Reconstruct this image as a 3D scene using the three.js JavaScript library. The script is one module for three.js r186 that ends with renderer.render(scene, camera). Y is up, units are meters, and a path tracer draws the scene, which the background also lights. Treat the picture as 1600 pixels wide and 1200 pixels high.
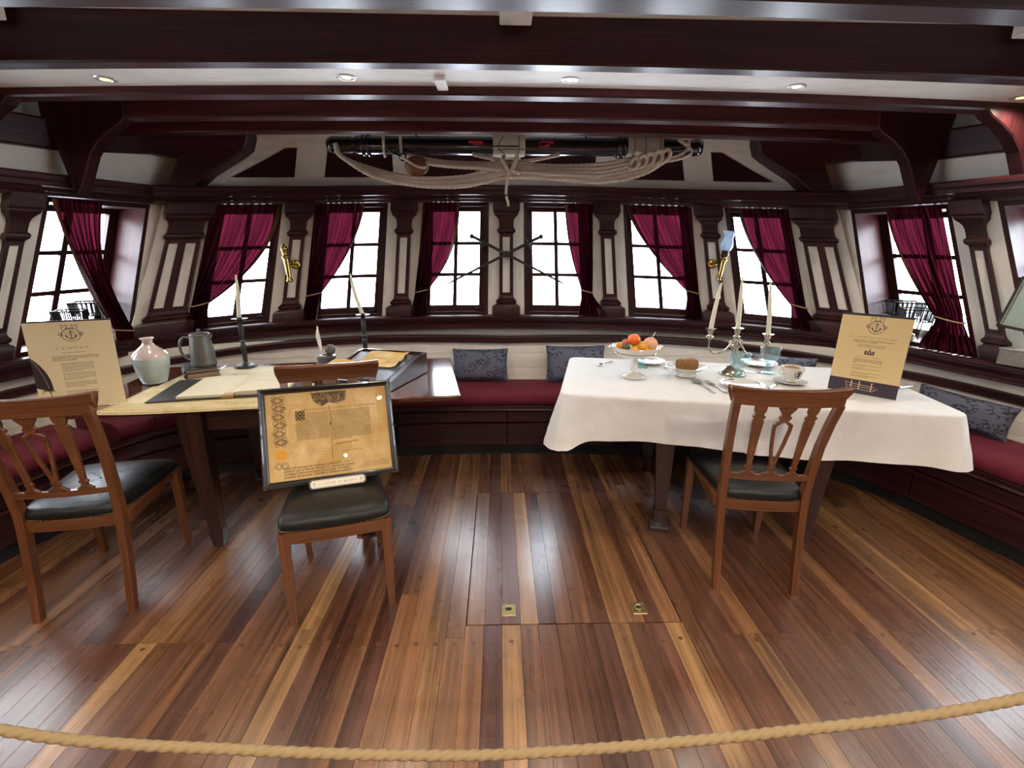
import * as THREE from 'three';
import { mergeGeometries, mergeVertices, toCreasedNormals } from 'three/addons/utils/BufferGeometryUtils.js';
import { RoundedBoxGeometry } from 'three/addons/geometries/RoundedBoxGeometry.js';
import { TessellateModifier } from 'three/addons/modifiers/TessellateModifier.js';
import { RectAreaLightUniformsLib } from 'three/addons/lights/RectAreaLightUniformsLib.js';
RectAreaLightUniformsLib.init();

// ---------------------------------------------------------------- camera, sky, exposure
const scene = new THREE.Scene();
const renderer = new THREE.WebGLRenderer({ antialias: true });
renderer.toneMapping = THREE.LinearToneMapping;
renderer.toneMappingExposure = 1.4;
renderer.shadowMap.enabled = true;
const FOCAL = 750, PITCH = Math.atan(209 / FOCAL), YAW = 0.0282, ROLL = 0.3 * Math.PI / 180;
const camera = new THREE.PerspectiveCamera(2 * Math.atan(600 / FOCAL) * 180 / Math.PI, 4 / 3, 0.05, 400);
{
  const fw = new THREE.Vector3(Math.sin(YAW) * Math.cos(PITCH), -Math.sin(PITCH), -Math.cos(YAW) * Math.cos(PITCH));
  const r = new THREE.Vector3(Math.cos(YAW), 0, Math.sin(YAW)), up = new THREE.Vector3().crossVectors(r, fw);
  camera.position.set(0, 1.5, 0);
  camera.up.copy(up.multiplyScalar(Math.cos(ROLL)).addScaledVector(r, -Math.sin(ROLL)));
  camera.lookAt(camera.position.clone().add(fw));
}
scene.background = new THREE.Color().setRGB(0.88, 0.97, 1.10);      // bright overcast sky
scene.backgroundIntensity = 15;
const LAMP = { rows: [-2.425, 0.15, 1.5], power: 5.2, color: new THREE.Color().setRGB(1, 0.88, 0.73) };   // warm recessed downlights, built with the ceiling

// ---------------------------------------------------------------- helpers
const X0 = 0.06, V3 = (x, y, z) => new THREE.Vector3(x, y, z), PI = Math.PI;
let seed = 7;
const rnd = (a = 0, b = 1) => { seed = (seed * 1664525 + 1013904223) >>> 0; return a + (b - a) * seed / 4294967296; };
const lerp = (a, b, t) => a + (b - a) * t, clamp = (x, a, b) => Math.min(b, Math.max(a, x)), smooth = (t) => { t = clamp(t, 0, 1); return t * t * (3 - 2 * t); };
const taken = {};
const numbered = (n) => { const k = taken[n] = (taken[n] ?? -1) + 1; return k ? `${n}_${String(k).padStart(3, '0')}` : n; };
function geo(g) {
  const n = g.index ? g.toNonIndexed() : g;
  for (const k of Object.keys(n.attributes)) if (!['position', 'normal', 'uv'].includes(k)) n.deleteAttribute(k);
  if (!n.attributes.normal) n.computeVertexNormals();
  if (!n.attributes.uv) n.setAttribute('uv', new THREE.BufferAttribute(new Float32Array(n.attributes.position.count * 2), 2));
  n.clearGroups();
  return n;
}
const merge = (l) => l.length === 1 ? geo(l[0]) : mergeGeometries(l.map(geo));
function mesh(name, g, m, parent) {
  const o = new THREE.Mesh(Array.isArray(g) ? merge(g) : g, m);
  o.name = name; o.castShadow = o.receiveShadow = true;
  if (parent) parent.add(o);
  return o;
}
function tag(o, label, category, group, kind) {
  o.userData = { label, category };
  if (group) o.userData.group = group;
  if (kind) o.userData.kind = kind;
  return o;
}
function thing(name, label, category, p = [0, 0, 0], turn = 0, group, kind) {
  const o = new THREE.Group(); o.name = numbered(name); scene.add(o);
  o.position.set(...p); o.rotation.y = turn;
  return tag(o, label, category, group, kind);
}
function solo(name, g, m, label, category, group, kind) {
  const o = mesh(numbered(name), g, m, scene);
  return tag(o, label, category, group, kind);
}
function copyOf(root, p, turn, label) {
  const r = root.clone(); r.name = numbered(root.name.replace(/_\d{3}$/, '')); scene.add(r);
  r.userData = { ...root.userData }; if (label) r.userData.label = label;
  r.position.set(...p); r.rotation.y = turn;
  return r;
}
const at = (g, x = 0, y = 0, z = 0, rx = 0, ry = 0, rz = 0) => { if (rx) g.rotateX(rx); if (ry) g.rotateY(ry); if (rz) g.rotateZ(rz); return g.translate(x, y, z); };
// box between corners, uv in metres with the grain along the longest side
function uvBox(g, axis, ox = 0, oy = 0) {
  g = geo(g); g.computeBoundingBox();
  const s = g.boundingBox.getSize(new THREE.Vector3()), P = g.attributes.position, N = g.attributes.normal, U = g.attributes.uv;
  const a = axis ?? (s.x >= s.y && s.x >= s.z ? 0 : s.y >= s.z ? 1 : 2), o = [0, 1, 2].filter((k) => k !== a);
  for (let i = 0; i < P.count; i++) {
    const n = [N.getX(i), N.getY(i), N.getZ(i)].map(Math.abs), p = [P.getX(i), P.getY(i), P.getZ(i)];
    if (n[a] > n[o[0]] && n[a] > n[o[1]]) U.setXY(i, p[o[0]] * 0.3 + ox, p[o[1]] + oy);
    else U.setXY(i, p[a] + ox, p[n[o[0]] > n[o[1]] ? o[1] : o[0]] + oy);
  }
  return g;
}
const box = (w, h, d, x = 0, y = 0, z = 0) => uvBox(new THREE.BoxGeometry(w, h, d).translate(x, y, z), undefined, x * 0.7, z * 0.37 + y * 0.21);
const rbox = (w, h, d, r, x = 0, y = 0, z = 0, seg = 2) => uvBox(new RoundedBoxGeometry(w, h, d, seg, Math.min(r, w / 2.01, h / 2.01, d / 2.01)).translate(x, y, z), undefined, x * 0.7, z * 0.37 + y * 0.21);
const cyl = (r0, r1, h, x = 0, y = 0, z = 0, n = 24) => new THREE.CylinderGeometry(r1, r0, h, n).translate(x, y + h / 2, z);
const lathe = (pts, n = 40) => new THREE.LatheGeometry(pts.map(([r, y]) => new THREE.Vector2(Math.max(r, 1e-4), y)), n);
const crease = (g, a = 0.6) => toCreasedNormals(geo(g), a);
function tube(pts, r, seg = 40, rad = 8, closed = false) { return new THREE.TubeGeometry(new THREE.CatmullRomCurve3(pts.map((p) => p.isVector3 ? p : V3(...p)), closed), seg, r, rad, closed); }
function tapered(pts, radii, seg = 30, rad = 10) {           // tube whose radius follows radii
  const c = new THREE.CatmullRomCurve3(pts.map((p) => V3(...p))), g = new THREE.TubeGeometry(c, seg, 1, rad), P = g.attributes.position;
  for (let i = 0; i <= seg; i++) {
    const t = i / seg, q = c.getPointAt(t), k = t * (radii.length - 1), j = Math.min(radii.length - 2, Math.floor(k)), r = lerp(radii[j], radii[j + 1], k - j);
    for (let m = 0; m <= rad; m++) { const n = i * (rad + 1) + m; P.setXYZ(n, q.x + (P.getX(n) - q.x) * r, q.y + (P.getY(n) - q.y) * r, q.z + (P.getZ(n) - q.z) * r); }
  }
  g.computeVertexNormals();
  return g;
}
function ext(pts, depth, bevel = 0.002, holes = []) {          // outline in x, y; thickness along z, centred
  const sh = pts instanceof THREE.Shape ? pts : new THREE.Shape(pts.map(([x, y]) => new THREE.Vector2(x, y)));
  for (const h of holes) sh.holes.push(new THREE.Path(h.map(([x, y]) => new THREE.Vector2(x, y))));
  const g = new THREE.ExtrudeGeometry(sh, { depth: depth - 2 * bevel, bevelEnabled: bevel > 0, bevelThickness: bevel, bevelSize: bevel, bevelOffset: -bevel, bevelSegments: 1, curveSegments: 10 });
  return geo(g.translate(0, 0, -depth / 2 + bevel));
}
function warp(g, fn, flip = false) {                           // moves every vertex through fn(x, y, z) and shades anew
  g = geo(g); const P = g.attributes.position;
  for (let i = 0; i < P.count; i++) { const q = fn(P.getX(i), P.getY(i), P.getZ(i)); P.setXYZ(i, q.x, q.y, q.z); }
  if (flip) for (const at of Object.values(g.attributes)) {
    const n = at.itemSize, a = at.array;
    for (let t = 0; t < at.count; t += 3) for (let k = 0; k < n; k++) { const b = a[(t + 1) * n + k]; a[(t + 1) * n + k] = a[(t + 2) * n + k]; a[(t + 2) * n + k] = b; }
  }
  return toCreasedNormals(g, 0.5);
}
const fineTess = new TessellateModifier(0.14, 8), tess = (g) => fineTess.modify(geo(g));
function grid(nu, nv, fn) {                                    // surface from fn(u, v) with u, v in 0..1
  const p = [], uv = [], id = [];
  for (let j = 0; j <= nv; j++) for (let i = 0; i <= nu; i++) { const q = fn(i / nu, j / nv); p.push(q.x, q.y, q.z); uv.push(i / nu, j / nv); }
  for (let j = 0; j < nv; j++) for (let i = 0; i < nu; i++) { const a = j * (nu + 1) + i, b = a + 1, c = a + nu + 1, d = c + 1; id.push(a, b, d, a, d, c); }
  const g = new THREE.BufferGeometry();
  g.setAttribute('position', new THREE.Float32BufferAttribute(p, 3)); g.setAttribute('uv', new THREE.Float32BufferAttribute(uv, 2)); g.setIndex(id); g.computeVertexNormals();
  return g;
}
function sweep(path, prof, closed = true, cr = 0.5) {          // prof: [d inward, y] round the section; path: {x, z, nx, nz, dy, l}
  const p = [], uv = [], id = [], n = prof.length, m = closed ? n : n - 1;
  const per = [0]; for (let k = 1; k <= n; k++) { const a = prof[k - 1], b = prof[k % n]; per.push(per[k - 1] + Math.hypot(a[0] - b[0], a[1] - b[1])); }
  for (const q of path) for (let k = 0; k <= m; k++) { const [d, y] = prof[k % n]; p.push(q.x + q.nx * d, y + q.dy, q.z + q.nz * d); uv.push(q.l, per[k]); }
  for (let j = 0; j < path.length - 1; j++) for (let k = 0; k < m; k++) { const a = j * (m + 1) + k, b = a + 1, c = a + m + 1, d = c + 1; id.push(a, c, d, a, d, b); }
  if (closed) for (const [j, s] of [[0, 1], [path.length - 1, -1]]) {
    const f = THREE.ShapeUtils.triangulateShape(prof.map(([d, y]) => new THREE.Vector2(d, y)), []);
    for (const t of f) id.push(...(s > 0 ? t : [t[0], t[2], t[1]]).map((k) => j * (m + 1) + k));
  }
  const g = new THREE.BufferGeometry();
  g.setAttribute('position', new THREE.Float32BufferAttribute(p, 3)); g.setAttribute('uv', new THREE.Float32BufferAttribute(uv, 2)); g.setIndex(id);
  return toCreasedNormals(geo(g), cr);
}
// ---- periodic noise for computed textures
const lattice = new Float32Array(65536); for (let i = 0; i < 65536; i++) lattice[i] = rnd();
function pn(x, y, px, py, s = 0) {                            // value noise, period px, py
  const xi = Math.floor(x), yi = Math.floor(y), fx = x - xi, fy = y - yi, u = fx * fx * (3 - 2 * fx), v = fy * fy * (3 - 2 * fy);
  const h = (a, b) => lattice[((((a % px) + px) % px) * 251 + (((b % py) + py) % py) * 7919 + s * 1013) & 65535];
  return lerp(lerp(h(xi, yi), h(xi + 1, yi), u), lerp(h(xi, yi + 1), h(xi + 1, yi + 1), u), v);
}
function dataTex(w, h, fn, srgb = true, rx = 1, ry = 1) {
  const a = new Uint8Array(w * h * 4);
  for (let y = 0; y < h; y++) for (let x = 0; x < w; x++) { const c = fn(x / w, y / h), i = (y * w + x) * 4; a[i] = clamp(c[0], 0, 1) * 255; a[i + 1] = clamp(c[1], 0, 1) * 255; a[i + 2] = clamp(c[2], 0, 1) * 255; a[i + 3] = 255; }
  const t = new THREE.DataTexture(a, w, h); t.wrapS = t.wrapT = THREE.RepeatWrapping; t.magFilter = THREE.LinearFilter; t.minFilter = THREE.LinearMipmapLinearFilter; t.generateMipmaps = true;
  t.repeat.set(rx, ry); if (srgb) t.colorSpace = THREE.SRGBColorSpace; t.needsUpdate = true;
  return t;
}
function woodTex(s, contrast, rx, ry, warm = 0.5) {           // grain runs along u
  return dataTex(512, 512, (u, v) => {
    const w = pn(u * 3, v * 4, 3, 4, s) * 0.06;
    const g = pn(u * 4, (v + w) * 40, 4, 40, s + 1) * 0.5 + pn(u * 8, (v + w) * 120, 8, 120, s + 2) * 0.3 + pn(u * 40, v * 256, 40, 256, s + 3) * 0.2;
    const b = pn(u * 2, v * 6, 2, 6, s + 4), pore = pn(u * 24, v * 200, 24, 200, s + 5) > 0.86 ? 0.14 : 0;
    const k = 1 - contrast * (g * 0.8 + b * 0.45) - pore * contrast;
    return [k, k * (1 - 0.10 * warm * (1 - k)), k * (1 - 0.22 * warm * (1 - k))];
  }, true, rx, ry);
}
const noiseTex = (s, f, lo, hi, rx, ry) => dataTex(256, 256, (u, v) => { const k = lerp(lo, hi, pn(u * f, v * f, f, f, s) * 0.5 + pn(u * f * 3, v * f * 3, f * 3, f * 3, s + 1) * 0.3 + pn(u * f * 9, v * f * 9, f * 9, f * 9, s + 2) * 0.2); return [k, k, k]; }, false, rx, ry);
function canvasTex(w, h, draw) {
  const c = document.createElement('canvas'); c.width = w; c.height = h; draw(c.getContext('2d'), w, h);
  const t = new THREE.CanvasTexture(c); t.colorSpace = THREE.SRGBColorSpace; t.anisotropy = 8; return t;
}
// ---------------------------------------------------------------- materials
const lin = (r, g, b) => new THREE.Color().setRGB(r, g, b);
const std = (color, roughness, o = {}) => new THREE.MeshStandardMaterial({ color, roughness, side: THREE.DoubleSide, ...o });
const phy = (color, roughness, o = {}) => new THREE.MeshPhysicalMaterial({ color, roughness, side: THREE.DoubleSide, ...o });
const tW1 = woodTex(11, 0.55, 0.8, 3), tW2 = woodTex(31, 0.8, 0.8, 3), rough1 = noiseTex(51, 8, 0.55, 1, 1.5, 1.5), bumpBrush = dataTex(256, 256, (u, v) => { const k = pn(u * 6, v * 90, 6, 90, 71) * 0.6 + pn(u * 12, v * 12, 12, 12, 72) * 0.4; return [k, k, k]; }, false, 1.2, 1.2);
const whiteTex = dataTex(512, 512, (u, v) => { const a = pn(u * 5, v * 5, 5, 5, 91) * 0.6 + pn(u * 23, v * 23, 23, 23, 92) * 0.4, st = Math.max(0, pn(u * 9, v * 40, 9, 40, 93) - 0.72) * 0.35; const k = 0.9 + a * 0.1 - st; return [k, k * 0.985, k * 0.955]; }, true, 0.7, 0.7);
const M = {
  mahogany: phy(lin(0.092, 0.021, 0.026), 0.36, { map: tW1, bumpMap: bumpBrush, bumpScale: 0.00025, clearcoat: 0.12, clearcoatRoughness: 0.2, specularIntensity: 0.6 }),
  mahoganyRed: phy(lin(0.145, 0.029, 0.032), 0.38, { map: tW1, bumpMap: bumpBrush, bumpScale: 0.0003, clearcoat: 0.12, clearcoatRoughness: 0.2, specularIntensity: 0.6 }),
  jamb: phy(lin(0.115, 0.024, 0.024), 0.42, { map: tW1, bumpMap: bumpBrush, bumpScale: 0.0002, specularIntensity: 0.45 }),
  white: std(lin(0.86, 0.85, 0.81), 0.55, { map: whiteTex, bumpMap: bumpBrush, bumpScale: 0.0006 }),
  ceilingWhite: std(lin(0.86, 0.86, 0.84), 0.5, { map: whiteTex }),
  black: std(lin(0.006, 0.006, 0.008), 0.6),
  glass: phy(lin(1, 1, 1), 0.0, { transmission: 1, thickness: 0, ior: 1.45 }),
};
// ---------------------------------------------------------------- shape of the stern: two curves in plan, sill (lower) and clamp (upper)
const sternZ = (s, z0) => z0 + 0.0145 * s ** 4;
const TOPK = 0.915, WH = 0.86;                                  // the posts fan inwards; height between sill and clamp
const Bx = (q) => 2.56 + 0.4 * q - 0.035 * q * q, Tx = (q) => 2.40 + 0.30 * q - 0.02 * q * q;
const camber = (x) => -0.0125 * (x - X0) ** 2;
function S(s, y, d) {                                          // stern wall: along s, up y, inward d
  const t = y / WH, st = s * TOPK, k = 0.058 * s ** 3, l = Math.hypot(1, k);
  return V3(lerp(X0 + s, X0 + st, t) - k / l * d, lerp(1.0 - 0.0125 * s * s, 1.86 - 0.0125 * st * st, t), lerp(sternZ(s, -3.90), sternZ(st, -3.98), t) + d / l);
}
const sideFn = (sg) => (q, y, d) => {                          // side walls: q forward from the corner
  const t = y / WH, bx = Bx(q), tx = Tx(q), k = 0.38 - 0.055 * q, l = Math.hypot(1, k);
  return V3(X0 + sg * (lerp(bx, tx, t) - d / l), lerp(1.0 - 0.0125 * bx * bx, 1.86 - 0.0125 * tx * tx, t), lerp(-3.33 + q, -3.526 + q, t) + d * k / l);
};
const SL = sideFn(-1), SR = sideFn(1);
function ring(sEnd, sz, sx, qz, qEnd = 5.72, off = 0, n = 40) {  // path round the stern from one side to the other
  const pts = [];
  for (let i = 26; i >= 0; i--) { const q = 0.02 + qEnd * (i / 26) ** 1.3; pts.push([-sx(q), qz + q]); }
  for (let i = 0; i <= n; i++) { const s = lerp(-sEnd, sEnd, i / n); pts.push([s, sz(s)]); }
  for (let i = 0; i <= 26; i++) { const q = 0.02 + qEnd * (i / 26) ** 1.3; pts.push([sx(q), qz + q]); }
  return pathOf(pts.map(([x, z]) => [X0 + x, z]), off);
}
function pathOf(pts, off = 0, cam = camber) {
  const out = []; let l = 0;
  for (let i = 0; i < pts.length; i++) {
    const a = pts[Math.max(0, i - 1)], b = pts[Math.min(pts.length - 1, i + 1)], tx = b[0] - a[0], tz = b[1] - a[1], L = Math.hypot(tx, tz);
    if (i) l += Math.hypot(pts[i][0] - pts[i - 1][0], pts[i][1] - pts[i - 1][1]);
    const nx = -tz / L, nz = tx / L;
    out.push({ x: pts[i][0] + nx * off, z: pts[i][1] + nz * off, nx, nz, dy: cam(pts[i][0]), l });
  }
  return out;
}
const ringB = ring(2.47, (s) => sternZ(s, -3.90), Bx, -3.33), ringT = ring(2.30, (s) => sternZ(s, -3.98), Tx, -3.526);
const between = (path, f) => path.filter(f);
const wb = (s0, s1, y0, y1, d0, d1, ns = 1, nh = 1) => uvBox(new THREE.BoxGeometry(s1 - s0, y1 - y0, d1 - d0, ns, nh, 1).translate((s0 + s1) / 2, (y0 + y1) / 2, (d0 + d1) / 2), undefined, s0, y0);
const FRONT = 2.3;                                             // forward bulkhead

// ---------------------------------------------------------------- floor of narrow planks, with the hatch
const floor = thing('floor', 'glossy varnished deck of narrow light and dark timber planks', 'floor', [0, 0, 0], 0, null, 'structure');
const tFloor = [woodTex(101, 0.5, 0.55, 2.2, 1), woodTex(111, 0.6, 0.55, 2.2, 1)];
const floorRough = dataTex(512, 512, (u, v) => { const a = pn(u * 6, v * 6, 6, 6, 121), b = pn(u * 40, v * 40, 40, 40, 122), c = pn(u * 120, v * 16, 120, 16, 123); const k = 0.27 + 0.22 * a * (0.5 + 0.5 * b) ; return [k, k, k]; }, false, 0.5, 0.5);
const floorBump = dataTex(512, 512, (u, v) => { const k = pn(u * 23, v * 23, 23, 23, 131) * 0.4 + pn(u * 9, v * 9, 9, 9, 132) * 0.6; return [k, k, k]; }, false, 0.9, 0.9);
const tones = [[0.56, 0.31, 0.135], [0.48, 0.25, 0.112], [0.39, 0.19, 0.088], [0.305, 0.138, 0.07], [0.23, 0.099, 0.058], [0.168, 0.071, 0.047], [0.125, 0.052, 0.038]];
const plankMats = tones.map((c, i) => phy(lin(...c), 0.8, { map: tFloor[i % 2], roughnessMap: floorRough, bumpMap: floorBump, bumpScale: 0.0008, clearcoat: 0.55, clearcoatRoughness: 0.27 }));
const PW = 0.0755, HX0 = -0.14, HX1 = 0.77, HZ0 = -2.78, HZ1 = -1.655;
function plank(parent, x0, x1, z0, z1, tone, name = 'plank') {
  const g = 0.0003, b = 0.0007, w = x1 - x0 - 2 * g, h = 0.024;
  const sh = ext([[-w / 2, -h], [w / 2, -h], [w / 2, -b], [w / 2 - b, 0], [-w / 2 + b, 0], [-w / 2, -b]], z1 - z0 - 2 * g, 0).translate((x0 + x1) / 2, 0, (z0 + z1) / 2);
  return mesh(name, uvBox(sh, 2, rnd(0, 9), rnd(0, 9)), plankMats[tone], parent);
}
{
  const light = { };                                             // tones read off the photograph along the row just before the hatch: [x, tone]
  const seq = [[-2.35, 3], [-2.2, 1], [-2.12, 3], [-2.0, 3], [-1.9, 1], [-1.8, 3], [-1.7, 4], [-1.6, 4], [-1.5, 4], [-1.42, 0], [-1.34, 3], [-1.26, 4], [-1.18, 3], [-1.1, 5], [-1.02, 3], [-0.94, 3], [-0.86, 2], [-0.8, 0], [-0.72, 4], [-0.64, 4], [-0.56, 3], [-0.48, 4], [-0.4, 2], [-0.33, 2], [-0.26, 1], [-0.18, 2], [-0.1, 2], [-0.03, 5], [0.03, 0], [0.10, 3], [0.18, 4], [0.26, 4], [0.31, 0], [0.38, 5], [0.46, 5], [0.54, 1], [0.6, 4], [0.68, 4], [0.76, 0], [0.84, 3], [0.92, 4], [1.0, 4], [1.06, 1], [1.14, 4], [1.22, 4], [1.3, 3], [1.38, 3], [1.45, 5], [1.53, 2], [1.6, 3], [1.68, 4], [1.75, 5], [1.83, 1], [1.9, 0], [2.0, 1], [2.1, 2], [2.2, 2], [2.3, 1], [2.4, 1], [2.5, 2]];
  const toneAt = (x) => { let b = 3, e = 9; for (const [sx, t] of seq) if (Math.abs(sx - x) < e) { e = Math.abs(sx - x); b = t; } return e > 0.12 ? Math.floor(rnd(1, 5.9)) : b; };
  const n0 = Math.floor((-3.6 - HX0) / PW), n1 = Math.ceil((3.7 - HX0) / PW);
  const wear = (t) => clamp(t + Math.floor(rnd(-1, 1.99)), 0, 6);
  for (let i = n0; i < n1; i++) {
    const x0 = HX0 + i * PW, x1 = x0 + PW, xc = (x0 + x1) / 2, t = toneAt(xc);
    const aft = -3.75, hatch = i >= 0 && i < 12, far = Math.abs(xc) > 2.9;
    const cuts = hatch ? [] : [rnd() < 0.45 ? -1.585 : rnd(-2.9, -0.4)];
    if (!hatch && rnd() < 0.4) cuts.push(rnd(-3.1, -2.5));
    const runs = hatch ? [[aft, HZ0 - 0.004, wear(t)], [HZ1 + 0.004, FRONT, t]] : (() => { const z = [aft, ...cuts.sort((a, b) => a - b), FRONT]; return z.slice(1).map((b, k) => [z[k], b, k === z.length - 2 ? t : wear(t)]).filter(([a, b]) => b - a > 0.15); })();
    if (!hatch && runs[0][0] > aft) runs[0][0] = aft;
    for (let k = 1; k < runs.length && !hatch; k++) runs[k][0] = runs[k - 1][1];
    for (const [a, b, tn] of runs) plank(floor, x0, x1, a, b, tn);
  }
  mesh('subfloor', box(8, 0.1, 6.6, 0, -0.075, -0.9), M.black, floor);
  const plugMat = phy(lin(0.20, 0.075, 0.035), 0.4, { map: tFloor[0] });
  const plug = cyl(0.0085, 0.0085, 0.004, 0, -0.0034, 0, 16);
  for (let i = n0 + 12; i < n1 - 12; i++) { const m = mesh('plug', plug, plugMat, floor); m.position.set(HX0 + (i + 0.5) * PW, 0, -1.56 + rnd(-0.008, 0.008)); }
  for (const [x, z] of [[-1.57, -1.72], [1.22, -2.05], [0.98, -2.62], [-0.95, -1.2], [1.9, -2.35]]) { const m = mesh('plug', plug, plugMat, floor); m.position.set(x, 0, z); m.scale.set(1.6, 1, 1.6); }
}
const hatch = thing('floor_hatch', 'rectangular plank hatch cover let into the deck, with two brass ring plates', 'hatch');
{
  const ht = [1, 4, 4, 0, 5, 3, 3, 4, 1, 2, 4, 2];
  let x = HX0 + 0.004; const w = (HX1 - HX0 - 0.012) / 12;
  for (let i = 0; i < 12; i++, x += w) plank(hatch, x, x + w, HZ0, HZ1 - 0.002, ht[i]);
  const brass = phy(lin(0.42, 0.33, 0.15), 0.38, { metalness: 0.9, roughnessMap: rough1 }), dk = std(lin(0.02, 0.015, 0.01), 0.7);
  for (const bx of [0.04, 0.605]) {
    const sh = new THREE.Shape([[-0.03, -0.034], [0.03, -0.034], [0.03, 0.034], [-0.03, 0.034]].map(([a, b]) => new THREE.Vector2(a, b)));
    const hole = new THREE.Path(); hole.absarc(0, 0.006, 0.013, 0, 2 * PI); sh.holes.push(hole);
    const p = mesh('ring_plate', at(ext(sh, 0.004, 0.0008), bx, 0.0016, -1.735, -PI / 2), brass, hatch);
    mesh('lift_ring', [new THREE.TorusGeometry(0.0155, 0.0022, 8, 24).rotateX(PI / 2).translate(bx, 0.0042, -1.741), cyl(0.004, 0.004, 0.004, bx, 0.0026, -1.716, 10), ...[[-1, -1], [1, -1], [-1, 1], [1, 1]].map(([a, b]) => cyl(0.0028, 0.0028, 0.0012, bx + a * 0.024, 0.0034, -1.735 + b * 0.028, 8))], brass, p);
    mesh('finger_hole', cyl(0.0128, 0.0128, 0.001, bx, 0.0003, -1.741, 20), dk, p);
  }
}

// ---------------------------------------------------------------- ceiling, beams, downlights
const beamCam = (x) => -0.006 * (x - X0) ** 2;
const acrossPath = (x0, x1, z, n = 16) => { const o = []; for (let i = 0; i <= n; i++) { const x = lerp(x0, x1, i / n); o.push({ x, z, nx: 0, nz: 1, dy: beamCam(x), l: x }); } return o; };
const ceiling = thing('ceiling', 'white painted deckhead between dark red beams', 'ceiling', [0, 0, 0], 0, null, 'structure');
mesh('deckhead', box(9, 0.08, 7.4, 0, 2.40, -1.0), M.ceilingWhite, ceiling);
mesh('light_panel', sweep(acrossPath(-2.9, 3.0, -2.545), [[0, 2.237], [0.34, 2.237], [0.34, 2.267], [0, 2.267]]), M.ceilingWhite, ceiling);
mesh('clip', [rbox(0.05, 0.028, 0.15, 0.004, -0.258, 2.23, -2.465)], M.ceilingWhite, ceiling);
for (const x of [-1.86, 0.065, 2.05]) mesh('carling', rbox(0.12, 0.06, 0.39, 0.005, x, 2.345 + beamCam(x) * 0.6, -1.91), M.ceilingWhite, ceiling);
const beamLabels = ['varnished dark red deck beam nearest the skylit forward bay', 'deep dark red deck beam before the row of downlights', 'dark red deck beam behind the row of downlights', 'dark red deck beam held by curved knees at both ends', 'dark red deck beam above the lashed black spar'];
[[-1.605, 0.112, 2.20, -2.95, 3.05], [-2.137, 0.08, 2.20, -2.9, 3.0], [-2.538, 0.093, 2.20, -2.55, 2.65], [-2.93, 0.093, 2.20, -2.45, 2.55], [-3.257, 0.093, 2.20, -2.35, 2.45]].forEach(([z, w, y, a, b], i) => {
  const c = 0.008;
  solo('ceiling_beam', sweep(acrossPath(a, b, z), [[0, y + c], [-c, y], [-w + c, y], [-w, y + c], [-w, 2.40], [0, 2.40]], true, 0.3), i > 1 ? M.mahoganyRed : M.mahogany, beamLabels[i], 'beam', null, 'structure');
});
{
  const ringM = phy(lin(0.55, 0.55, 0.55), 0.3, { metalness: 0.9 }), glow = std(lin(0.9, 0.8, 0.6), 0.5, { emissive: lin(1, 0.72, 0.26), emissiveIntensity: 1.6 });
  const cup = std(lin(0.7, 0.68, 0.62), 0.35, { metalness: 0.6 });
  LAMP.rows.forEach((z, r) => { [-1.73, -0.67, 0.322, 1.36, 2.45].forEach((x, n) => {
    const y = r ? 2.36 : 2.237 + beamCam(x), l = thing('ceiling_downlight', r ? 'small round recessed downlight in the forward deckhead' : `small recessed downlight in the white strip ${['over the port window bay', 'beside the small white clip', 'over the middle of the spar', 'over the candelabra end of the spar', 'beside the starboard hanging knee'][n]}`, 'light', [x, y, z - (r ? 0 : 0.006 * x * x)], 0, r ? 'downlights in the forward deckhead' : 'downlights in the white strip');
    mesh('trim_ring', lathe([[0.028, 0.001], [0.028, -0.004], [0.034, -0.006], [0.044, -0.003], [0.045, 0.001]], 32), ringM, l);
    mesh('reflector', lathe([[0.028, -0.003], [0.02, -0.0005]], 24), cup, l);
    mesh('bulb', cyl(0.019, 0.019, 0.002, 0, -0.0045, 0, 24), glow, l);
    const s = new THREE.SpotLight(LAMP.color, r ? LAMP.power : 1.3, 0, 1.38, 0.5, 2); s.position.set(0, -0.012, 0); s.target.position.set(0, -1, 0); s.castShadow = true; s.shadow.radius = 1; l.add(s, s.target);
  }); });
}
// ---------------------------------------------------------------- hull walls, sill and clamp
solo('wall_stern', sweep(ringB, [[-0.02, -0.02], [-0.02, 0.93], [-0.3, 0.93], [-0.3, -0.02]].map(([d, y]) => [d, y + (y < 0 ? -0.1 : 0)])), M.white, 'white lined hull wall below the window sill', 'wall', null, 'structure');
solo('wall_upper', sweep(ringT, [[-0.07, 1.9], [-0.09, 2.46], [-0.3, 2.46], [-0.3, 1.86], [-0.07, 1.86]]), M.white, 'white lined hull wall above the windows', 'wall', null, 'structure');
solo('trim_1', sweep(ringB, [[-0.34, 0.965], [-0.34, 1.0], [0.09, 1.0], [0.10, 0.993], [0.10, 0.977], [0.088, 0.972], [0.088, 0.963], [0.075, 0.95], [0.07, 0.935], [0.058, 0.93], [0.058, 0.918], [0.068, 0.912], [0.068, 0.895], [0.05, 0.888], [0.01, 0.888], [-0.1, 0.9]]), M.mahogany, 'dark red moulded window sill running round the stern', 'trim', null, 'structure');
solo('trim_2', sweep(ringT, [[-0.34, 1.875], [-0.05, 1.875], [0.03, 1.855], [0.05, 1.86], [0.055, 1.875], [0.07, 1.88], [0.085, 1.9], [0.1, 1.905], [0.1, 1.93], [0.112, 1.938], [0.112, 1.962], [0.1, 1.972], [-0.05, 1.975], [-0.34, 1.96]]), M.mahogany, 'dark red moulded clamp beam above the windows', 'trim', null, 'structure');
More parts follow.
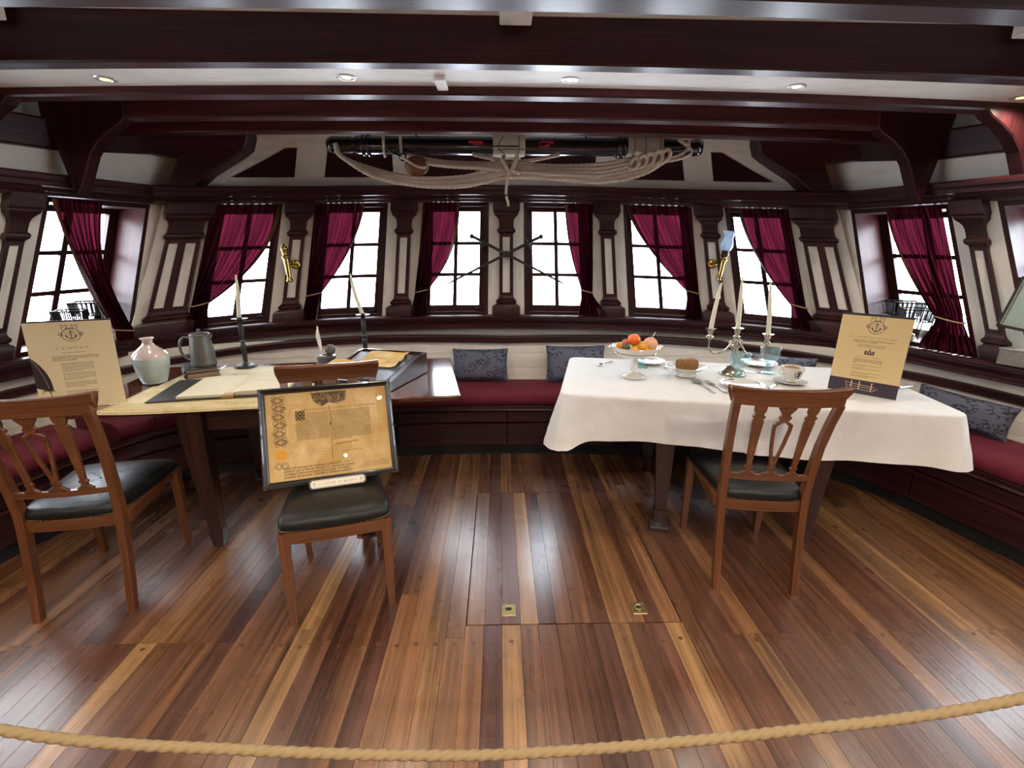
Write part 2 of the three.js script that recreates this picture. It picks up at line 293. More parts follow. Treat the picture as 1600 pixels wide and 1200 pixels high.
// gold line along the top of the stern windows
const blackIron = phy(lin(0.02, 0.018, 0.017), 0.45, { metalness: 0.7 }), brassM = phy(lin(0.55, 0.40, 0.13), 0.22, { metalness: 1 }), goldRod = phy(lin(0.45, 0.34, 0.14), 0.35, { metalness: 0.9 });

// white piers between the windows, and pilasters on them
const piers = [0, 0.85, -0.85, 1.695, -1.695];
const pierW = (s) => Math.abs(s) > 1.6 ? 0.134 : 0.147;
const wallPiers = thing('wall_piers', 'white painted piers between the stern windows', 'wall', [0, 0, 0], 0, null, 'structure');
for (const s of piers) mesh('pier', warp(wb(s - pierW(s), s + pierW(s), -0.01, WH + 0.03, -0.32, 0, 4, 2), S), M.white, wallPiers);
for (const g of [1, -1]) {
  mesh('pier', warp(wb(g > 0 ? 2.27 : -2.56, g > 0 ? 2.56 : -2.27, -0.01, WH + 0.03, -0.32, 0, 6, 2), S), M.white, wallPiers);
  const V = g > 0 ? SR : SL;
  for (const [a, b] of [[-0.09, 0.02], [0.61, 0.83], [1.42, 1.64], [2.23, 2.45], [3.04, 5.8]]) mesh('pier', warp(wb(a, b, -0.01, WH + 0.03, -0.32, 0, 5, 2), V, g < 0), M.white, wallPiers);
}
function pilasterParts(root, V, c, w, flip, sq = 1) {
  const k = w / 0.225, X = (x) => x * k;                       // outline half widths at heights, front view
  const half = [[0.110, 0], [0.112, 0.066], [0.094, 0.078], [0.080, 0.082], [0.072, 0.09], [0.081, 0.1], [0.081, 0.113], [0.07, 0.122], [0.062, 0.13], [0.056, 0.15], [0.056, 0.62], [0.062, 0.628], [0.074, 0.636], [0.077, 0.648], [0.074, 0.66], [0.062, 0.668], [0.06, 0.68], [0.06, 0.715], [0.065, 0.735], [0.08, 0.752], [0.098, 0.765], [0.102, 0.775], [0.102, 0.785], [0.112, 0.795], [0.112, 0.865]];
  const dep = [0.05, 0.05, 0.045, 0.043, 0.038, 0.048, 0.048, 0.04, 0.032, 0.028, 0.028, 0.03, 0.042, 0.045, 0.042, 0.03, 0.03, 0.032, 0.036, 0.045, 0.058, 0.062, 0.06, 0.07, 0.07];
  const levels = half.map(([x, y], i) => [X(x), y, dep[i]]);
  const col = (lv) => {                                         // solid with a changing section
    const p = [], id = [], uv = [];
    for (const [x, y, d] of lv) { for (const [a, b] of [[-x, 0], [-x, d], [x, d], [x, 0]]) { p.push(c + a, y, b); uv.push(y, a + b); } }
    for (let j = 0; j < lv.length - 1; j++) for (let m = 0; m < 3; m++) { const a = j * 4 + m; id.push(a, a + 1, a + 5, a, a + 5, a + 4); }
    const e = (lv.length - 1) * 4; id.push(0, 2, 1, 0, 3, 2, e, e + 1, e + 2, e, e + 2, e + 3);
    const g = new THREE.BufferGeometry(); g.setAttribute('position', new THREE.Float32BufferAttribute(p, 3)); g.setAttribute('uv', new THREE.Float32BufferAttribute(uv, 2)); g.setIndex(id);
    return geo(g);
  };
  mesh('base', warp(col(levels.slice(0, 10)), V, flip), M.mahogany, root);
  mesh('capital', warp(col(levels.slice(10)), V, flip), M.mahogany, root);
  const o = X(0.056), n = X(0.030);
  mesh('shaft', warp(merge([wb(c - o, c - n, 0.148, 0.622, 0, 0.028, 1, 2), wb(c + n, c + o, 0.148, 0.622, 0, 0.028, 1, 2), wb(c - n, c + n, 0.148, 0.175, 0, 0.028), wb(c - n, c + n, 0.6, 0.622, 0, 0.028)]), V, flip), M.mahogany, root);
  mesh('inlay', warp(wb(c - n, c + n, 0.175, 0.6, 0, 0.02, 1, 2), V, flip), M.white, root);
}
const pilLabel = { 0: 'dark red pilaster carrying the crossed swords', 0.85: 'dark red pilaster behind the fruit stand', '-0.85': 'dark red pilaster behind the writing box', 1.695: 'dark red pilaster carrying the glass shaded wall lamp', '-1.695': 'dark red pilaster carrying the plain brass wall lamp' };
for (const s of piers) pilasterParts(thing('pilaster', pilLabel[s], 'pilaster', [0, 0, 0], 0, 'pilasters between the windows', 'structure'), S, s, 0.225, false);
for (const g of [1, -1]) {
  const V = g > 0 ? SR : SL;
  const cp = thing('corner_pilaster', g > 0 ? 'double dark red corner pilaster beside the officers sign' : 'double dark red corner pilaster behind the pewter jug', 'pilaster', [0, 0, 0], 0, 'pilasters between the windows', 'structure');
  pilasterParts(cp, S, g * 2.375, 0.2, false); pilasterParts(cp, S, g * 2.466, 0.172, false);
  pilasterParts(thing('pilaster', g > 0 ? 'dark red side pilaster beside the tilted glass picture' : 'dark red side pilaster forward of the writer sign', 'pilaster', [0, 0, 0], 0, 'pilasters between the windows', 'structure'), V, 0.717, 0.16, g < 0);
  pilasterParts(thing('pilaster', g > 0 ? 'dark red pilaster of the starboard gallery between its forward windows' : 'dark red pilaster of the port gallery between its forward windows', 'pilaster', [0, 0, 0], 0, 'pilasters between the windows', 'structure'), V, 1.53, 0.2, g < 0);
}

// ---------------------------------------------------------------- windows
let windowCount = 0;
function makeWindow(label, V, a, b, flip, deep, cas = 0.075) {
  const w = tag(new THREE.Group(), label, 'window', null, 'structure'); w.name = `window_${++windowCount}`; scene.add(w);
  const dS = deep ? -0.29 : -0.09, Y0 = 0, Y1 = 0.865, cs = deep ? 0.025 : 0.03, W = (g) => warp(g, V, flip), mat = deep ? M.jamb : M.mahogany;
  mesh('casing', W(merge([wb(a, a + cs, Y0, Y1, dS - 0.03, -0.001, 1, 3), wb(b - cs, b, Y0, Y1, dS - 0.03, -0.001, 1, 3), wb(a + cs, b - cs, Y1 - 0.035, Y1, dS - 0.03, -0.001, 3), wb(a + cs, b - cs, Y0, 0.022, dS - 0.03, -0.004, 3)])), mat, w);
  const p0 = a + cas, p1 = b - cas, q0 = 0.068, q1 = 0.795, dd = [dS - 0.02, dS + 0.022];
  mesh('sash', W(merge([wb(a + cs, p0, 0.022, Y1 - 0.03, ...dd, 1, 3), wb(p1, b - cs, 0.022, Y1 - 0.03, ...dd, 1, 3), wb(p0, p1, 0.022, q0, ...dd, 3), wb(p0, p1, q1, Y1 - 0.03, ...dd, 3)])), mat, w);
  const m = 0.0155, mid = (p0 + p1) / 2, row = (q1 - q0) / 3;
  mesh('muntin', W(wb(mid - m, mid + m, q0, q1, dS - 0.014, dS + 0.016, 1, 3)), mat, w);
  for (const k of [1, 2]) mesh('muntin', W(wb(p0, p1, q0 + row * k - m * 0.85, q0 + row * k + m * 0.85, dS - 0.013, dS + 0.014, 3)), mat, w);
  for (let j = 0; j < 3; j++) for (const [x0, x1] of [[p0, mid - m], [mid + m, p1]]) {
    const g = new THREE.PlaneGeometry(x1 - x0 + 0.004, row - 2 * m + 0.006).translate((x0 + x1) / 2, q0 + row * (j + 0.5), dS - 0.002);
    mesh('pane', W(g), M.glass, w);
  }
  if (!deep) {
    mesh('latch', W(merge([wb(lerp(a, b, 0.82), lerp(a, b, 0.88), 0.03, 0.05, dS + 0.022, dS + 0.05), wb(lerp(a, b, 0.8), lerp(a, b, 0.9), 0.036, 0.042, dS + 0.05, dS + 0.058)])), blackIron, w);
    mesh('head_rail', W(wb(a + 0.02, b - 0.02, 0.835, 0.841, -0.02, -0.012, 3)), goldRod, w);
  }
  return w;
}
const WIN = [[-2.27, -1.83, 'stern window nearest the pewter jug'], [-1.56, -0.998, 'stern window behind the quill and inkwell'], [-0.703, -0.147, 'stern window behind the blade tip of one crossed sword, above the writing box'], [0.147, 0.703, 'stern window crossed by the sword with a wire guard, above the gap between tables'], [0.998, 1.56, 'stern window above the bread bowl'], [1.83, 2.27, 'stern window behind the candelabra']];
for (const [a, b, l] of WIN) makeWindow(l, S, a, b, false, false, a === -2.27 || a === 1.83 ? 0.062 : 0.078);
for (const g of [1, -1]) {
  const V = g > 0 ? SR : SL, n = g > 0 ? 'starboard' : 'port';
  makeWindow(g > 0 ? 'deep set side window behind the officers sign' : 'deep set side window behind the writer sign', V, 0.02, 0.61, g < 0, true);
  makeWindow(g > 0 ? 'deep set side window behind the tilted glass picture' : 'deep set port side window forward of the writer sign', V, 0.83, 1.42, g < 0, true);
  makeWindow(`deep set ${n} window of the forward gallery, second bay`, V, 1.64, 2.23, g < 0, true);
  makeWindow(`deep set ${n} window of the forward gallery, third bay`, V, 2.45, 3.04, g < 0, true);
}

// ---------------------------------------------------------------- transom panelling above the stern windows, side bands, knees
{
  const tr = thing('wall_transom', 'white transom panelling with dark recessed panels above the windows', 'wall', [0, 0, 0], 0, null, 'structure');
  const cam2 = (x) => camber(x);
  const T2 = (x, y, d) => V3(X0 + x, y - 0.0125 * x * x, sternZ(x, -4.02) + d);
  const edge = [[2.165, 1.94], [2.145, 1.965], [2.06, 2.05], [1.955, 2.125], [1.875, 2.18], [1.825, 2.22], [1.80, 2.3], [1.80, 2.40]];
  const out = [...edge.map(([x, y]) => [-x, y]), ...edge.slice().reverse()];
  const holes = [[[-2.0, 2.045], [-1.585, 2.048], [-1.545, 2.254], [-1.635, 2.253]], [[-1.384, 2.048], [-0.865, 2.044], [-0.866, 2.25], [-1.342, 2.256]], [[-0.68, 2.043], [-0.11, 2.045], [-0.11, 2.256], [-0.70, 2.25]]];
  const all = [...holes, ...holes.map((h) => h.map(([x, y]) => [-x, y]).reverse())];
  const seg = (poly) => { const o = []; poly.forEach(([x, y], i) => { const [u, v] = poly[(i + 1) % poly.length], n = Math.max(1, Math.round(Math.abs(u - x) / 0.25)); for (let k = 0; k < n; k++) o.push([lerp(x, u, k / n), lerp(y, v, k / n)]); }); return o; };
  mesh('panel_frame', warp(tess(ext(seg(out), 0.03, 0.002, all.map(seg))), T2), M.white, tr);
  for (const h of all) mesh('panel', warp(tess(ext(seg(h.map(([x, y], i) => { const cx = h.reduce((s, p) => s + p[0], 0) / 4, cy = h.reduce((s, p) => s + p[1], 0) / 4; return [cx + (x - cx) * 1.08, cy + (y - cy) * 1.08]; })), 0.012, 0)).translate(0, 0, -0.02), T2), M.mahogany, tr);
  // dark corner knees, flush with the frame
  for (const g of [1, -1]) {
    const k = [[2.265, 1.94], ...edge, [2.55, 2.40], [2.55, 2.18], [2.19, 2.15]].map(([x, y]) => [g * x, y]);
    solo('corner_knee', warp(tess(ext(g > 0 ? k.reverse() : k, 0.16, 0.006)).translate(0, 0, 0.07), T2), M.mahogany, g > 0 ? 'dark curved corner knee of the transom beside the candelabra window' : 'dark curved corner knee of the transom beside the jug window', 'knee', 'corner knees of the transom', 'structure');
  }
}
const sheer = (q) => 0.10 * clamp((0.62 - q) / 0.85, 0, 1);
const sideRing = (g, q0, q1, off, sh = 0) => { const p = []; for (let i = 0; i <= 16; i++) { const q = lerp(q0, q1, i / 16); p.push([X0 + g * Tx(q), -3.526 + q]); } if (g < 0) p.reverse(); const o = pathOf(p, off); for (const e of o) e.dy += sh * sheer(e.z + 3.526); return o; };
for (const g of [1, -1]) {
  const nm = g > 0 ? 'starboard' : 'port';
  solo('trim_3', sweep(sideRing(g, -0.2, 5.7, 0, 1), [[0.02, 2.092], [0.06, 2.095], [0.07, 2.103], [0.085, 2.235], [0.075, 2.248], [-0.08, 2.25], [-0.08, 2.092]]), M.mahogany, `dark shelf plank under the ${nm} deck edge`, 'trim', null, 'structure').name = g > 0 ? 'trim_3' : 'trim_4';
  mesh('board', sweep(sideRing(g, -0.16, 5.7, 0), [[-0.02, 1.96], [0.0, 1.96], [0.045, 2.2], [0.025, 2.2]]), M.white, wallPiers);
}
function knee(g, x0, y0, z, label) {                              // plate in the plane of a beam: inner edge is an S curve
  const P = [[-0.005, 0.06], [0.0, 0.0], [0.028, -0.028], [0.10, -0.07], [0.165, -0.12], [0.22, -0.187], [0.262, -0.27], [0.293, -0.335], [0.33, -0.385], [0.352, -0.385], [0.40, -0.12], [0.43, 0.0], [0.45, 0.12], [-0.005, 0.12]];
  const shp = P.map(([x, y]) => [g * (x0 + x), y0 + y + beamCam(X0 + x0)]);
  solo('hanging_knee', uvBox(ext(g > 0 ? shp.reverse() : shp, 0.08, 0.006).translate(X0, 0, z + 0.02), 1), M.mahogany, label, 'knee', 'hanging knees under the beams', 'structure');
}
knee(-1, 2.07, 2.205, -2.985, 'dark curved hanging knee under the beam end above the port side window');
knee(1, 2.07, 2.205, -2.985, 'dark curved hanging knee under the beam end above the starboard side window');
knee(-1, 2.315, 2.205, -2.60, 'dark curved hanging knee under the port end of the beam behind the downlights');
knee(1, 2.315, 2.205, -2.60, 'dark curved hanging knee under the starboard end of the beam behind the downlights');

// ---------------------------------------------------------------- forward bulkhead closing the cabin
{
  const b = thing('wall_forward', 'dark boarded forward bulkhead closing the cabin', 'wall', [0, 0, 0], 0, null, 'structure'), z = FRONT + 0.06;
  for (let k = 0; k < 18; k++) mesh('board', box(8.8 / 18 - 0.004, 2.56, 0.12, -4.4 + (k + 0.5) * 8.8 / 18, 1.18, z), M.mahoganyRed, b);
}
// ---------------------------------------------------------------- built-in bench with cushions
const benchPts = (() => {
  const h = [[0, -3.37], [0.5, -3.355], [1.0, -3.295], [1.5, -3.2], [1.95, -3.07], [2.22, -2.88], [2.36, -2.6], [2.45, -2.25], [2.52, -1.95], [2.68, -1.2], [2.8, -0.3], [2.86, 0.8], [2.88, 2.25]];
  const c = new THREE.CatmullRomCurve3([...h.slice(1).reverse().map(([x, z]) => V3(X0 - x, 0, z)), ...h.map(([x, z]) => V3(X0 + x, 0, z))]);
  return c.getSpacedPoints(150).map((p) => [p.x, p.z]);
})();
const bench = pathOf(benchPts, 0, () => 0);                       // inward normal points to the middle of the room: depth into the bench is negative
const cutPath = (path, f) => path.filter((q) => f(q));
{
  const b = thing('built_in_bench', 'dark red built in bench running round the cabin under the windows', 'bench');
  mesh('plinth', sweep(bench, [[-0.03, 0.0], [-0.03, 0.09], [-0.1, 0.09], [-0.1, 0.0]]), M.black, b);
  const halves = [['front_panel', [[-0.045, 0.085], [0.0, 0.085], [0.0, 0.235], [0.012, 0.242], [0.012, 0.254], [-0.02, 0.262], [-0.045, 0.262]]], ['drawer_front', [[-0.045, 0.264], [-0.012, 0.264], [-0.002, 0.27], [-0.002, 0.345], [-0.01, 0.352], [-0.045, 0.352]]]];
  const stops = [-9, -2.42, -1.62, -0.78, 0.065, 0.9, 1.75, 2.5, 9], key = (q) => q.z > -2.7 ? (q.x > 0 ? 2.42 : -2.3) + (q.x > 0 ? 1 : -1) * (q.z + 2.7) * 0.5 : q.x;
  for (const [n, prof] of halves) for (let k = 0; k < stops.length - 1; k++) {
    const p = bench.filter((q, i) => { const t = key(q), e = 0.02; return t >= stops[k] - e && t < stops[k + 1] + e; });
    if (p.length > 2) mesh(n, sweep(trimEnds(p, 0.004), prof), M.mahogany, b);
  }
  mesh('seat_rail', sweep(bench, [[-0.045, 0.354], [0.006, 0.354], [0.014, 0.362], [0.006, 0.37], [0.006, 0.395], [0.0, 0.402], [-0.44, 0.402], [-0.44, 0.354]]), M.mahogany, b);
  mesh('carcass', sweep(bench, [[-0.046, 0.05], [-0.046, 0.36], [-0.43, 0.36], [-0.43, 0.05]]), M.black, b);
  // back boards, white, in lapped strips, split at the middle of the stern
  const strips = [[0.405, 0.515], [0.517, 0.585], [0.587, 0.70], [0.702, 0.83]];
  for (const half of [bench.filter((q) => q.x <= 0.075), bench.filter((q) => q.x >= 0.055)]) for (const [y0, y1] of strips) {
    const dd = (y) => -0.405 - (y - 0.4) * 0.13;
    mesh('back_board', sweep(trimEnds(half, 0.002), [[dd(y0) + 0.002, y0], [dd(y1) + 0.002, y1 - 0.003], [dd(y1) - 0.002, y1], [dd(y1) - 0.02, y1], [dd(y0) - 0.02, y0]]), M.white, b);
  }
  const gap = (q) => { const s = Math.abs(q.x - X0); return q.z > -2.9 ? 0.055 : 0.03 * Math.max(0, 1 - s / 1.0) ** 1.1 + (s > 1.5 ? 0.05 * smooth((s - 1.5) / 0.9) : 0); };
  const railPath = bench.map((q) => ({ ...q, dy: camber(q.x) - gap(q) }));
  for (const half of [railPath.filter((q) => q.x <= 0.075), railPath.filter((q) => q.x >= 0.055)]) mesh('back_rail', sweep(half, [[-0.485, 0.81], [-0.425, 0.81], [-0.418, 0.818], [-0.418, 0.852], [-0.425, 0.862], [-0.485, 0.862]]), M.mahogany, b);
}
function trimEnds(p, e) {
  const a = p.map((q) => ({ ...q }));
  for (const [i, j] of [[0, 1], [a.length - 1, a.length - 2]]) { const dx = a[j].x - a[i].x, dz = a[j].z - a[i].z, l = Math.hypot(dx, dz); a[i].x += dx / l * e; a[i].z += dz / l * e; }
  return a;
}
const ribTex = dataTex(256, 64, (u, v) => { const k = 0.5 + 0.5 * Math.sin(u * 2 * PI * 8) * 0.9 + (pn(u * 64, v * 32, 64, 32, 201) - 0.5) * 0.3; return [k, k, k]; }, false, 14, 14);
const seatCol = dataTex(256, 64, (u, v) => { const k = 0.86 + 0.1 * Math.sin(u * 2 * PI * 8) + pn(u * 60, v * 30, 60, 30, 205) * 0.14; return [k, k * 0.9, k * 0.93]; }, true, 14, 14);
const seatMat = phy(lin(0.165, 0.008, 0.028), 0.8, { map: seatCol, bumpMap: ribTex, bumpScale: 0.0015, sheen: 0.35, sheenRoughness: 0.5, sheenColor: lin(0.7, 0.15, 0.25) });
const cushProf = [[-0.41, 0.403], [0.004, 0.403], [0.014, 0.412], [0.018, 0.44], [0.012, 0.468], [-0.008, 0.486], [-0.05, 0.497], [-0.22, 0.502], [-0.38, 0.494], [-0.405, 0.485]];
solo('bench_cushion', sweep(trimEnds(bench.filter((q) => q.z < -2.62), 0.004), cushProf, true, 1.0), seatMat, 'long crimson ribbed seat cushion on the bench across the stern', 'cushion');
for (const g of [-1, 1]) {
  solo('bench_cushion', sweep(trimEnds(bench.filter((q) => q.z >= -2.66 && q.z < -1.9 && g * q.x > 0), 0.006), cushProf, true, 1.0), seatMat, g > 0 ? 'short crimson seat cushion on the bench beyond the draped table' : 'short crimson seat cushion on the bench beyond the writing table', 'cushion');
  solo('bench_cushion', sweep(trimEnds(bench.filter((q) => q.z >= -1.94 && g * q.x > 0), 0.006), cushProf, true, 1.0), seatMat, g > 0 ? 'long crimson seat cushion on the forward starboard bench' : 'long crimson seat cushion on the forward port bench', 'cushion');
}
// damask pillows
const damask = canvasTex(1024, 1024, (c, w, h) => {
  c.fillStyle = '#767a86'; c.fillRect(0, 0, w, h);
  const leaf = (x, y, a, l, wd) => { c.save(); c.translate(x, y); c.rotate(a); c.beginPath(); c.moveTo(0, 0); c.bezierCurveTo(l * 0.3, -wd, l * 0.8, -wd, l, 0); c.bezierCurveTo(l * 0.75, wd * 0.5, l * 0.3, wd * 0.8, 0, 0); c.fill(); c.restore(); };
  c.strokeStyle = c.fillStyle = '#2a2c3a';
  const scroll = (x, y, a, s, g) => {                               // a curling stem with leaves along it
    c.save(); c.translate(x, y); c.rotate(a); c.scale(s, s * g); c.lineWidth = 9; c.beginPath(); c.moveTo(0, 0);
    for (let k = 0; k < 46; k++) { const t = k / 45, r = 86 * (1 - t) + 12, q = t * 7.2; c.lineTo(96 - r * Math.cos(q), -r * Math.sin(q)); } c.stroke();
    for (let k = 0; k < 9; k++) { const t = k / 13, r = 86 * (1 - t) + 12, q = t * 7.2; leaf(96 - r * Math.cos(q), -r * Math.sin(q), q - 2.6, 58 - 3 * k, 17); }
    for (let k = 0; k < 6; k++) leaf(96, -6, k * PI / 3, 22, 9);
    c.restore();
  };
  for (let j = 0; j < 6; j++) for (let i = 0; i < 6; i++) scroll(i * 190 - 40 + rnd(-22, 22), j * 190 + 30 + rnd(-22, 22), rnd(0, 6.3), rnd(0.72, 1.0), rnd() < 0.5 ? 1 : -1);
  c.globalAlpha = 0.10; for (let i = 0; i < 5000; i++) { c.fillStyle = rnd() < 0.5 ? '#fff' : '#000'; c.fillRect(rnd(0, w), rnd(0, h), 3, 1); } c.globalAlpha = 1;
});
damask.wrapS = damask.wrapT = THREE.RepeatWrapping; damask.repeat.set(0.62, 0.5);
const pillowMat = phy(lin(0.55, 0.58, 0.68), 0.6, { map: damask, sheen: 0.25, sheenColor: lin(0.6, 0.65, 0.8), sheenRoughness: 0.4 });
function pillowGeo(w, h, t, s) {
  const side = (sg) => grid(34, 26, (u, v) => {
    const a = 2 * u - 1, b = 2 * v - 1, r = Math.pow(Math.max(0, (1 - a ** 4) * (1 - b ** 4)), 0.55), pin = 1 - 0.06 * (1 - a * a) * Math.abs(b) ** 3, pin2 = 1 - 0.05 * (1 - b * b) * Math.abs(a) ** 3;
    const wr = 0.012 * (pn(u * 5 + s, v * 4, 50, 50, 301 + s) - 0.5) * r + 0.008 * Math.sin(14 * (a * b)) * Math.abs(a * b) * r;
    return V3(a * w / 2 * pin2, b * h / 2 * pin, sg * (t / 2 * r + wr * 0.8) + 0);
  });
  const piping = []; for (let i = 0; i < 80; i++) { const k = i / 20, e = Math.floor(k), f = 2 * (k - e) - 1, [a, b] = e === 0 ? [f, -1] : e === 1 ? [1, f] : e === 2 ? [-f, 1] : [-1, -f]; piping.push([a * w / 2 * (1 - 0.05 * (1 - b * b)), b * h / 2 * (1 - 0.06 * (1 - a * a)), 0]); }
  return [merge([side(1), side(-1)]), tube(piping, 0.0035, 160, 6, true)];
}
[[-0.145, 0.63, -3.685, -0.02, -0.20, 0.01, 0.43, 0.25, 'grey blue damask pillow beside the writing box table end'], [0.60, 0.645, -3.66, 0.03, -0.2, 0.0, 0.46, 0.28, 'grey blue damask pillow tucked behind the draped table corner'], [2.69, 0.61, -2.58, -1.12, -0.25, -0.06, 0.46, 0.19, 'grey damask pillow sunk beside the far end of the draped table'], [-2.66, 0.654, -2.2, 1.2, -0.2, 0.0, 0.46, 0.30, 'grey damask pillow on the bench beyond the writer sign'], [2.0, 0.645, -3.29, -0.5, -0.2, 0.0, 0.46, 0.28, 'grey damask pillow in the stern corner behind the cup']].forEach(([x, y, z, ry, rx, rz, w, h, l], i) => {
  const [body, pipe] = pillowGeo(w, h, 0.13, i), t = thing('pillow', l, 'pillow', [x, y, z], 0, 'damask pillows on the bench');
  t.rotation.set(rx, ry, rz, 'YXZ'); mesh('cover', body, pillowMat, t); mesh('piping', pipe, pillowMat, t);
});

// ---------------------------------------------------------------- curtains
const weave = dataTex(256, 256, (u, v) => { const k = 0.42 + 0.2 * pn(u * 128, v * 10, 128, 10, 401) + 0.55 * pn(u * 17, v * 2, 17, 2, 402) ** 2; return [k, k, k]; }, true, 3, 1);
const curtainMat = phy(lin(0.13, 0.011, 0.03), 0.42, { map: weave, transmission: 0.15, thickness: 0, specularIntensity: 0.15 });
const trimMat = phy(lin(0.16, 0.055, 0.022), 0.8, { map: dataTex(64, 256, (u, v) => { const k = (Math.sin(u * 12) * Math.sin(v * 2 * PI * 26) > 0 ? 1 : 0.45) + pn(u * 16, v * 60, 16, 60, 411) * 0.2; return [k, k * 0.9, k * 0.7]; }, true, 1, 1) });
const tieMat = phy(lin(0.42, 0.29, 0.16), 0.6);
function curtain(label, V, o) {
  const t = thing('curtain', label, 'curtain', [0, 0, 0], 0, 'crimson window curtains'), ph = rnd(0, 6), n = o.n ?? 8;
  const pos = (a, v) => {                                           // a across from the tied side, v down
    const yT = o.tieY, y = lerp(o.top ?? 0.85, o.bot ?? 0.004, v); let s, amp, dep = 0.03;
    if (y >= yT) {
      const r = clamp(((o.top ?? 0.85) - y) / ((o.top ?? 0.85) - yT), 0, 1), f0 = lerp(o.s0, o.t0, r ** (o.p0 ?? 1.2)), f1 = o.s1 + (o.t1 - o.s1) * r ** (o.p ?? 2);
      s = lerp(f0, f1, a ** lerp(1, 1.15, r)); amp = lerp(0.012, 0.022, smooth(r));
    } else { const r = (yT - y) / (yT - (o.bot ?? 0.004)), f0 = lerp(o.t0, o.b0, smooth(r)), f1 = lerp(o.t1, o.b1, smooth(r)); s = lerp(f0, f1, a); amp = lerp(0.02, 0.024, r); dep = 0.03 + 0.016 * r; }
    const pinch = Math.exp(-(((y - yT) / 0.035) ** 2));
    const d = dep + amp * (1 - 0.35 * pinch) * Math.cos(2 * PI * n * a + ph + 2 * Math.sin(v * 3 + ph)) + amp * 0.35 * Math.sin(2 * PI * n * 2.37 * a + 1.7 * ph) + 0.004 * Math.sin(31 * a + 9 * v) + 0.012 * pinch * (1 - (2 * a - 1) ** 2);
    return [s, Math.max(y, 0.003) + 0.003 * Math.sin(17 * a + ph) * v, d + (o.off ?? 0)];
  };
  const g = grid(110, 60, (a, v) => V(...pos(a, v)));
  mesh('fabric', g, curtainMat, t);
  mesh('braid', grid(2, 60, (a, v) => { const q = pos(1 - 0.055 * a, v), w = 0.0022; return V(q[0] + (o.s1 > o.s0 ? 0.003 : -0.003) * (1 - a), q[1], q[2] + w); }), trimMat, t);
  const lo = Math.min(o.t0, o.t1) - 0.008, hi = Math.max(o.t0, o.t1) + 0.008, loop = [];
  for (let i = 0; i < 20; i++) { const a = i / 20 * 2 * PI; loop.push(V((lo + hi) / 2 + (hi - lo) / 2 * Math.cos(a), o.tieY + 0.012 * Math.cos(a) * (o.s1 > o.s0 ? 1 : -1), (o.off ?? 0) + 0.03 + 0.034 * Math.sin(a))); }
  mesh('tie_back', tube(loop, 0.0045, 60, 6, true), tieMat, t);
  return t;
}
curtain('sheer crimson curtain swept across the stern window nearest the pewter jug', S, { s0: -2.30, s1: -1.84, t0: -2.31, t1: -2.22, tieY: 0.175, b0: -2.33, b1: -2.20, p: 2.1, n: 9 });
curtain('crimson curtain on the stern window between the quill and the brass wall lamp', S, { s0: -1.585, s1: -1.19, t0: -1.585, t1: -1.48, tieY: 0.19, b0: -1.60, b1: -1.49, p: 1.7, n: 9 });
curtain('crimson curtain on the stern window above the writing box', S, { s0: -0.70, s1: -0.395, t0: -0.735, t1: -0.645, tieY: 0.19, b0: -0.76, b1: -0.635, p: 2.4, n: 8 });
curtain('crimson curtain hanging close beside the pilaster behind the fruit stand', S, { s0: 0.735, s1: 0.50, t0: 0.70, t1: 0.62, tieY: 0.19, b0: 0.80, b1: 0.575, p: 2.0, n: 7 });
curtain('sheer crimson curtain swept across the stern window above the bread bowl', S, { s0: 1.565, s1: 1.02, t0: 1.56, t1: 1.47, tieY: 0.215, b0: 1.57, b1: 1.43, p: 1.4, n: 10 });
curtain('sheer crimson curtain swept across the stern window behind the candelabra', S, { s0: 2.275, s1: 1.93, t0: 2.275, t1: 2.19, tieY: 0.17, b0: 2.34, b1: 2.17, p: 1.6, n: 9 });
curtain('heavy crimson curtain of the side window behind the writer sign', SL, { s0: 0.34, s1: 0.60, t0: 0.05, t1: 0.15, tieY: 0.06, bot: -0.075, b0: 0.0, b1: 0.14, p: 1.15, p0: 2.0, n: 8, off: 0.02 });
curtain('heavy crimson curtain of the side window behind the officers sign', SR, { s0: 0.58, s1: 0.27, t0: 0.59, t1: 0.46, tieY: 0.2, b0: 0.62, b1: 0.36, p: 1.6, n: 8, off: 0.01 });
// ---------------------------------------------------------------- tables
const tTable = woodTex(501, 0.5, 0.9, 3, 1);
const tableTopM = phy(lin(0.24, 0.07, 0.034), 0.16, { map: tTable, clearcoat: 0.7, clearcoatRoughness: 0.08, bumpMap: floorBump, bumpScale: 0.0002 });
const tableLegM = phy(lin(0.085, 0.024, 0.018), 0.32, { map: tW2, clearcoat: 0.3, clearcoatRoughness: 0.2 });
const blockM = phy(lin(0.03, 0.012, 0.012), 0.3), plateM = phy(lin(0.35, 0.36, 0.38), 0.35, { metalness: 0.9 });
function loftBox(sec) {                                         // sec: [cx, cy, cz, hx, hz] up a leg, square sections
  const p = [], id = [], uv = [];
  for (const [x, y, z, a, b] of sec) for (const [i, j] of [[-1, -1], [1, -1], [1, 1], [-1, 1]]) { p.push(x + i * a, y, z + j * b); uv.push(y, i * a + j * b); }
  for (let k = 0; k < sec.length - 1; k++) for (let m = 0; m < 4; m++) { const a = k * 4 + m, b = k * 4 + (m + 1) % 4; id.push(a, a + 4, b + 4, a, b + 4, b); }
  const e = (sec.length - 1) * 4; id.push(0, 1, 2, 0, 2, 3, e, e + 2, e + 1, e, e + 3, e + 2);
  const g = new THREE.BufferGeometry(); g.setAttribute('position', new THREE.Float32BufferAttribute(p, 3)); g.setAttribute('uv', new THREE.Float32BufferAttribute(uv, 2)); g.setIndex(id);
  return uvBox(toCreasedNormals(geo(g), 0.4), 1);
}
